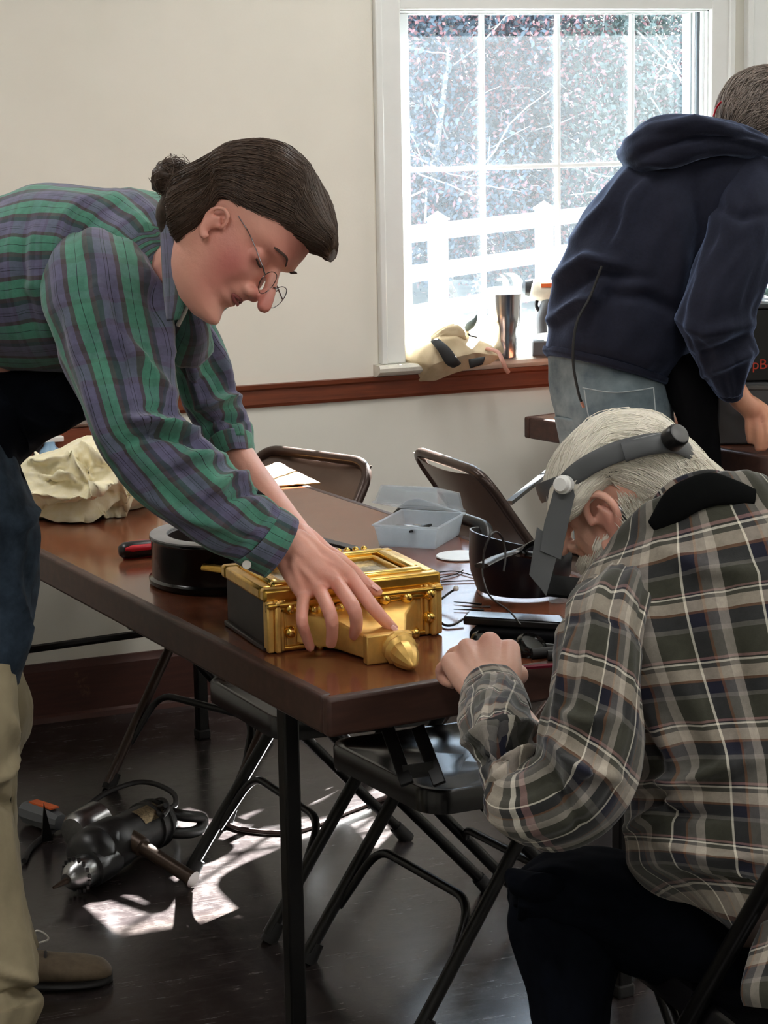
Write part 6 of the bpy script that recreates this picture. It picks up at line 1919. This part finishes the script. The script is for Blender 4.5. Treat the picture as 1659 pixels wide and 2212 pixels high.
    m_ = MB(); m_.lathe([(0, .012), (.012, .0125), (.0145, .012), (.0165, .009), (.017, 0), (.0175, -.008), (0, -.008)], 30, dl, dn); dk = obj('size_dial', m_, 'black_plastic', vb, smooth=35)
    m_ = MB(); m_.lathe([(0, .0145), (.010, .0140), (.0135, .0125), (.0135, .011)], 30, dl, dn); obj('dial_face', m_, 'dial_grey', dk, smooth=35)
    m_ = loft([(1203, 1034, 1222, 1068, 2.925, .003), (1232, 1005, 1252, 1044, 2.905, .003), (1275, 977, 1292, 1019, 2.893, .003), (1330, 953, 1342, 997, 2.887, .003), (1390, 938, 1398, 982, 2.888, .003), (1440, 933, 1452, 976, 2.90, .003)], 40, 16); obj('side_band', m_, 'grey_plastic', vb, smooth=60)
    m_ = loft([(1340, 956, 1352, 998, 2.884, .004), (1400, 941, 1405, 983, 2.884, .005), (1440, 935, 1462, 980, 2.90, .006), (1478, 950, 1500, 1000, 2.94, .005), (1490, 970, 1502, 1005, 2.96, .003)], 24, 16); obj('rear_strap', m_, 'grey_plastic', vb, smooth=60)
    # shirt
    m_ = loft([(1425, 1146, 1605, 1072, 2.925, .060), (1362, 1178, 1675, 1078, 2.925, .088), (1290, 1205, 1745, 1085, 2.92, .112), (1245, 1260, 1810, 1140, 2.915, .135), (1232, 1330, 1850, 1230, 2.91, .145), (1250, 1420, 1870, 1350, 2.90, .150), (1300, 1540, 1885, 1500, 2.89, .150), (1345, 1640, 1890, 1640, 2.88, .150), (1352, 1740, 1895, 1780, 2.87, .150), (1356, 1820, 1900, 1900, 2.86, .150), (1368, 1880, 1900, 1990, 2.85, .150), (1470, 1945, 1890, 2050, 2.84, .145), (1600, 2000, 1860, 2080, 2.84, .12)],
              120, 120, wr=(.009, 2.6, 6), uoff=0.02)
    fold(m_, [([(1370, 1700), (1480, 1690), (1620, 1640)], .022, 20), ([(1400, 1720), (1470, 1760), (1560, 1760)], -.018, 16), ([(1360, 1790), (1430, 1750), (1470, 1720)], .020, 14), ([(1330, 1230), (1400, 1330), (1380, 1480)], .014, 22), ([(1420, 1180), (1520, 1230), (1640, 1240)], .010, 22), ([(1380, 1500), (1460, 1620), (1480, 1760)], .016, 22), ([(1420, 1820), (1540, 1860), (1640, 1850)], .012, 20), ([(1440, 1400), (1520, 1560), (1600, 1700)], .010, 26), ([(1560, 1240), (1600, 1450), (1640, 1600)], -.010, 24)])
    obj('shirt_body', m_, 'plaid_grey', T, smooth=180)
    m_ = loft([(1300, 1235, 1400, 1285, 2.90, .05), (1230, 1296, 1374, 1380, 2.81, .080), (1212, 1370, 1374, 1460, 2.78, .092), (1200, 1440, 1378, 1540, 2.76, .094), (1185, 1510, 1375, 1625, 2.745, .092), (1170, 1570, 1350, 1710, 2.735, .090), (1160, 1610, 1300, 1785, 2.73, .088), (1145, 1635, 1220, 1826, 2.735, .086), (1120, 1632, 1140, 1800, 2.76, .082)], 100, 84, wr=(.010, 2.2, 8), uoff=0.0)
    fold(m_, [([(1215, 1540), (1260, 1560), (1330, 1550)], .010, 18), ([(1190, 1600), (1240, 1660), (1330, 1680)], .016, 18), ([(1180, 1640), (1220, 1720), (1250, 1780)], -.012, 14), ([(1240, 1360), (1225, 1450), (1205, 1530)], .012, 14)])
    obj('sleeve', m_, 'plaid_grey', T, smooth=180)
    m_ = loft([(1230, 1700, 1190, 1822, 2.76, .075), (1190, 1660, 1120, 1780, 2.775, .080), (1170, 1625, 1068, 1715, 2.81, .082), (1160, 1590, 1030, 1650, 2.87, .078), (1155, 1565, 1008, 1600, 2.93, .072), (1150, 1545, 996, 1560, 2.99, .064), (1145, 1528, 992, 1540, 3.03, .056)], 80, 72, wr=(.010, 2.2, 11), uoff=0.02)
    fold(m_, [([(1010, 1600), (1080, 1580), (1150, 1570)], .022, 13), ([(1030, 1650), (1090, 1615), (1150, 1600)], -.016, 11), ([(1060, 1700), (1110, 1640), (1165, 1620)], .020, 13), ([(1100, 1760), (1140, 1690), (1180, 1650)], -.015, 13)])
    obj('sleeve', m_, 'plaid_grey', T, smooth=180)
    m_ = loft([(1150, 1545, 990, 1552, 3.02, .056), (1147, 1530, 992, 1535, 3.04, .056), (1138, 1505, 994, 1518, 3.065, .052), (1126, 1482, 998, 1505, 3.085, .048)], 24, 60, cap=False, wr=(.003, 2, 16))
    cf = obj('cuff', m_, 'plaid_grey', T, smooth=180); md = cf.modifiers.new('thick', 'SOLIDIFY'); md.thickness = .003; md.offset = -1
    m_ = loft([(1660, 1180, 1760, 1240, 3.00, .06), (1600, 1360, 1740, 1420, 3.10, .075), (1560, 1480, 1680, 1590, 3.18, .075), (1450, 1440, 1480, 1580, 3.26, .06), (1370, 1430, 1380, 1530, 3.32, .05), (1330, 1430, 1335, 1510, 3.35, .042)], 60, 48, wr=(.008, 2.2, 10)); obj('sleeve', m_, 'plaid_grey', T, smooth=180)
    # collar band and dark strap round the neck
    m_ = loft([(1388, 1112, 1408, 1142, 2.875, .006), (1426, 1058, 1452, 1105, 2.865, .007), (1472, 1028, 1500, 1080, 2.868, .007), (1530, 1014, 1545, 1066, 2.875, .007), (1582, 1026, 1588, 1070, 2.89, .007), (1616, 1048, 1612, 1080, 2.91, .006)], 40, 20, wr=(.002, 2, 10)); obj('collar', m_, 'plaid_grey', T, smooth=180)
    m_ = loft([(1400, 1126, 1420, 1150, 2.832, .006), (1436, 1064, 1470, 1126, 2.818, .007), (1482, 1034, 1510, 1104, 2.812, .007), (1536, 1020, 1550, 1092, 2.812, .007), (1588, 1036, 1596, 1090, 2.815, .006), (1632, 1056, 1628, 1092, 2.82, .005)], 40, 20); obj('neck_strap', m_, 'shoulder_strap', T, smooth=180)
    # trousers
    m_ = loft([(1760, 1930, 1800, 2160, 2.97, .085), (1640, 1890, 1690, 2170, 2.95, .085), (1500, 1870, 1540, 2150, 2.95, .085), (1400, 1850, 1430, 2120, 2.96, .085), (1290, 1832, 1330, 2080, 2.97, .085), (1195, 1832, 1215, 2030, 2.98, .08), (1135, 1868, 1125, 1990, 2.99, .07), (1106, 1915, 1104, 1960, 2.99, .04)], 70, 60, wr=(.007, 2.2, 8)); 
    fold(m_, [([(1210, 1985), (1290, 1990), (1340, 2000)], .010, 10), ([(1120, 1900), (1200, 1880), (1280, 1900)], .008, 16)])
    obj('trouser_leg', m_, 'navy_trousers', T, smooth=180)
    m_ = loft([(1112, 1905, 1300, 1900, 2.98, .06), (1098, 1985, 1345, 1985, 2.98, .085), (1112, 2060, 1338, 2080, 2.98, .085), (1135, 2140, 1326, 2150, 2.97, .08), (1150, 2212, 1318, 2212, 2.96, .075), (1175, 2350, 1310, 2350, 2.95, .065), (1185, 2560, 1310, 2560, 2.96, .06)], 60, 48, wr=(.007, 2.2, 8)); obj('trouser_leg', m_, 'navy_trousers', T, smooth=180)
    m_ = loft([(1095, 1912, 1130, 1890, 2.955, .02), (1100, 1918, 1170, 1905, 2.925, .02), (1130, 1920, 1220, 1915, 2.90, .02)], 14, 16); obj('pocket_flap', m_, 'navy_trousers', T, smooth=180)
    m_ = loft([(1800, 1900, 1830, 2080, 3.02, .10), (1700, 1870, 1720, 2060, 3.08, .10), (1560, 1830, 1590, 2020, 3.16, .09), (1460, 1830, 1470, 1960, 3.22, .07), (1430, 1850, 1435, 1930, 3.24, .04)], 40, 40); obj('trouser_leg', m_, 'navy_trousers', T, smooth=180)
    m_ = loft([(1430, 1860, 1590, 1870, 3.22, .06), (1435, 1960, 1580, 1960, 3.22, .075), (1450, 2150, 1570, 2150, 3.2, .065), (1460, 2360, 1570, 2360, 3.19, .06)], 30, 36); obj('trouser_leg', m_, 'navy_trousers', T, smooth=180)
    # shirt tail hanging behind the chair
    m_ = loft([(1640, 2000, 1860, 2000, 2.66, .03), (1612, 2090, 1860, 2080, 2.62, .02), (1598, 2140, 1860, 2140, 2.60, .014), (1606, 2172, 1860, 2190, 2.60, .008)], 40, 40, wr=(.006, 2, 12)); obj('shirt_tail', m_, 'plaid_grey', T, smooth=180)
seated_man()

# ------------------------------------------------------------------ the man in the navy hoodie at the far table
def hoodie_man():
    T = thing('person', 'grey-haired man in a navy hoodie and faded jeans bent over the far table', 'person', (2.55, 4.86, 0.0))
    D = 5.38
    A = lambda x, y, d=D: at(x, y, d)
    phi = math.radians(24); be = math.radians(48); S = 0.94
    F0 = math.cos(phi) * RT - math.sin(phi) * UP; U0 = math.sin(phi) * RT + math.cos(phi) * UP
    F1 = math.cos(be) * F0 - math.sin(be) * VIEW; R1 = np.cross(F1, U0)
    mb, Wd = head_parts(A(1668, 250, D - .05), R1, F1, U0, S)
    chain(mb, [Wd((0, -.03, -.04)), A(1600, 330), A(1540, 400)], [.058, .062, .07])
    chain(mb, [A(1520, 380), A(1420, 560), A(1320, 760)], [.09, .11, .10])
    chain(mb, [A(1610, 400, D - .1), A(1545, 660, D - .16), A(1580, 840, D - .10)], [.055, .045, .032])
    chain(mb, [A(1420, 400, D + .18), A(1520, 620, D + .25), A(1640, 800, D + .2)], [.055, .045, .032])
    mc = [A(1660, 898, D - .09), A(1645, 896, D - .10), A(1630, 898, D - .105), A(1618, 900, D - .10)]
    fg = [[A(1672, 935, D - .08), A(1668, 962, D - .075)], [A(1654, 938, D - .095), A(1650, 966, D - .085)], [A(1638, 935, D - .105), A(1638, 968, D - .09)], [A(1617, 925, D - .10), A(1620, 953, D - .085)]]
    hand(mb, A(1598, 856, D - .1), mc, fg, [.0115, .0115, .011, .0098], [A(1625, 868, D - .06), A(1660, 890, D - .04), A(1680, 915, D - .04)], [.016, .013, .010], [A(1580, 830, D - .1), A(1600, 862, D - .1), A(1625, 884, D - .1)], [.031, .029, .026])
    me = fuse(mb, 0.0045, 6, 0.5)
    flush(me, [(A(1640, 900, D - .12), .03, .3)])
    obj('body', me, 'skin_far', T)
    hs = [(1552, 290, 1600, 330, D - .05, .045), (1548, 245, 1640, 330, D - .05, .085), (1564, 195, 1690, 320, D - .05, .100), (1600, 160, 1735, 300, D - .05, .105), (1650, 147, 1770, 280, D - .05, .103), (1700, 155, 1790, 255, D - .05, .09), (1755, 185, 1800, 240, D - .05, .05)]
    m_, grid = loft_grid(hs, 50, 60, power=0.85)
    hair = obj('hair', mesh_from(m_, 'hair', 180), 'hair_grey', T)
    strands('hair_strands', comb(grid, 1700, .34, .006, 2.5, 41), .0008, 'strand_grey', T)
    m_ = MB(); m_.tube(curve_pts([A(1541, 252, D - .12), A(1546, 236, D - .12), A(1552, 227, D - .125), A(1558, 220, D - .13)], 10), .0045, 8, flat=.5); obj('glasses_temple', m_, 'red_plastic', T, smooth=60)
    # hoodie
    m_ = loft([(1176, 752, 1450, 822, D - .02, .150), (1178, 735, 1468, 800, D - .02, .165), (1184, 700, 1490, 760, D - .02, .170), (1190, 640, 1520, 690, D - .02, .170), (1205, 575, 1560, 620, D - .02, .175), (1240, 500, 1610, 540, D - .02, .180), (1290, 420, 1655, 460, D - .02, .180), (1345, 355, 1690, 400, D - .02, .165), (1395, 305, 1690, 360, D - .02, .135), (1450, 272, 1670, 330, D - .02, .09)],
              100, 96, wr=(.010, 2.4, 6))
    fold(m_, [([(1200, 600), (1270, 560), (1330, 570)], .022, 16), ([(1210, 640), (1290, 590), (1400, 600)], -.014, 14), ([(1240, 520), (1320, 440), (1370, 360)], .020, 16), ([(1330, 520), (1370, 430), (1410, 380)], .018, 16), ([(1300, 540), (1350, 460)], -.014, 12), ([(1190, 690), (1260, 650), (1290, 640)], .022, 14), ([(1250, 700), (1290, 640), (1310, 590)], .016, 12), ([(1450, 420), (1470, 560), (1450, 700)], .014, 22), ([(1500, 380), (1520, 500), (1500, 620)], -.016, 18), ([(1300, 640), (1400, 640), (1480, 680)], -.012, 16)])
    hb = obj('hoodie_body', m_, 'hoodie', T, smooth=180)
    m_ = loft([(1174, 748, 1455, 826, D - .02, .152), (1172, 758, 1452, 836, D - .02, .150), (1180, 768, 1445, 838, D - .02, .146)], 12, 80, wr=(.003, 6, 10)); obj('waistband', m_, 'hoodie', hb, smooth=180)
    m_ = loft([(1372, 300, 1375, 372, D - .05, .05), (1385, 272, 1405, 375, D - .12, .06), (1430, 250, 1450, 360, D - .17, .06), (1490, 250, 1510, 345, D - .19, .055), (1560, 262, 1575, 335, D - .18, .05), (1620, 285, 1630, 345, D - .14, .045), (1670, 310, 1675, 360, D - .10, .04)], 60, 44, wr=(.008, 2, 8))
    fold(m_, [([(1390, 330), (1480, 300), (1600, 300)], -.018, 13), ([(1400, 280), (1500, 262), (1600, 285)], .014, 12), ([(1385, 350), (1450, 350), (1520, 330)], .012, 12)])
    obj('hood', m_, 'hoodie', T, smooth=180)
    m_ = loft([(1545, 345, 1700, 370, D - .10, .06), (1535, 430, 1695, 470, D - .14, .085), (1520, 510, 1672, 560, D - .17, .088), (1490, 600, 1645, 630, D - .19, .085), (1462, 680, 1630, 690, D - .19, .082), (1478, 735, 1632, 740, D - .175, .078), (1510, 790, 1628, 780, D - .155, .070), (1534, 832, 1612, 815, D - .135, .058), (1545, 846, 1606, 832, D - .125, .05)], 90, 64, wr=(.010, 2.2, 8))
    fold(m_, [([(1465, 690), (1520, 720), (1620, 700)], .014, 18), ([(1500, 770), (1570, 750), (1628, 720)], -.016, 14), ([(1520, 810), (1580, 780), (1630, 760)], .016, 13), ([(1540, 440), (1600, 470), (1660, 460)], -.010, 14)])
    obj('sleeve', m_, 'hoodie', T, smooth=180)
    m_ = loft([(1532, 832, 1612, 812, D - .13, .05), (1546, 852, 1605, 838, D - .12, .046), (1556, 860, 1602, 846, D - .115, .044)], 14, 40, wr=(.002, 6, 20)); obj('cuff', m_, 'hoodie', T, smooth=180)
    m_ = loft([(1360, 380, 1470, 370, D + .12, .07), (1420, 520, 1540, 490, D + .2, .075), (1520, 650, 1600, 600, D + .22, .07), (1600, 770, 1660, 730, D + .2, .055)], 40, 40, wr=(.008, 2, 9)); obj('sleeve', m_, 'hoodie', T, smooth=180)
    m_ = MB(); m_.tube(curve_pts([A(1300, 575, D - .2), A(1275, 640, D - .2), A(1245, 700, D - .21), A(1238, 780, D - .21), A(1250, 850, D - .2), A(1258, 872, D - .19)], 26), .0035, 8); obj('drawstring', m_, 'black_strap', T, smooth=60)
    m_ = MB(); m_.tube([A(1256, 868, D - .195), A(1261, 880, D - .19)], .004, 8); obj('drawstring_tip', m_, 'leather_strap', T)
    # jeans, one leg behind the other, dark apron flap in front
    m_ = loft([(1180, 756, 1445, 815, D, .14), (1184, 800, 1452, 860, D, .15), (1190, 860, 1458, 920, D, .15), (1205, 930, 1470, 980, D, .145)], 50, 60, wr=(.006, 2.4, 8)); j = obj('jeans_seat', m_, 'jeans', T, smooth=180)
    m_ = loft([(1196, 900, 1370, 940, D - .02, .095), (1215, 980, 1375, 1010, D - .02, .09), (1240, 1150, 1370, 1150, D - .01, .08), (1255, 1400, 1360, 1400, D, .07), (1258, 1560, 1352, 1560, D + .02, .065)], 50, 40, wr=(.007, 2.2, 8)); obj('jeans_leg', m_, 'jeans', T, smooth=180)
    m_ = loft([(1330, 930, 1480, 960, D + .10, .09), (1345, 1010, 1490, 1010, D + .12, .085), (1370, 1150, 1490, 1150, D + .12, .075), (1385, 1400, 1480, 1400, D + .12, .07), (1390, 1550, 1475, 1550, D + .12, .065)], 50, 40, wr=(.007, 2.2, 8)); obj('jeans_leg', m_, 'jeans', T, smooth=180)
    def stitch(pts, r_=.0016):
        m2 = MB(); m2.tube(curve_pts([A(*p) for p in pts], 20), r_, 6); obj('pocket_seam', m2, 'jeans_thread', j, smooth=60)
    stitch([(1258, 838, D - .155), (1330, 848, D - .157), (1412, 838, D - .15)])
    stitch([(1412, 838, D - .15), (1416, 900, D - .152), (1410, 940, D - .152)])
    stitch([(1262, 842, D - .155), (1272, 900, D - .155), (1290, 930, D - .155)])
    m_ = loft([(1428, 800, 1530, 760, D - .06, .05), (1440, 850, 1548, 830, D - .08, .06), (1462, 910, 1553, 900, D - .09, .06), (1472, 980, 1556, 985, D - .09, .055), (1478, 1080, 1556, 1090, D - .08, .05), (1485, 1250, 1550, 1250, D - .06, .045)], 60, 36, wr=(.006, 2, 8)); obj('apron_flap', m_, 'black_cloth', T, smooth=180)
hoodie_man()
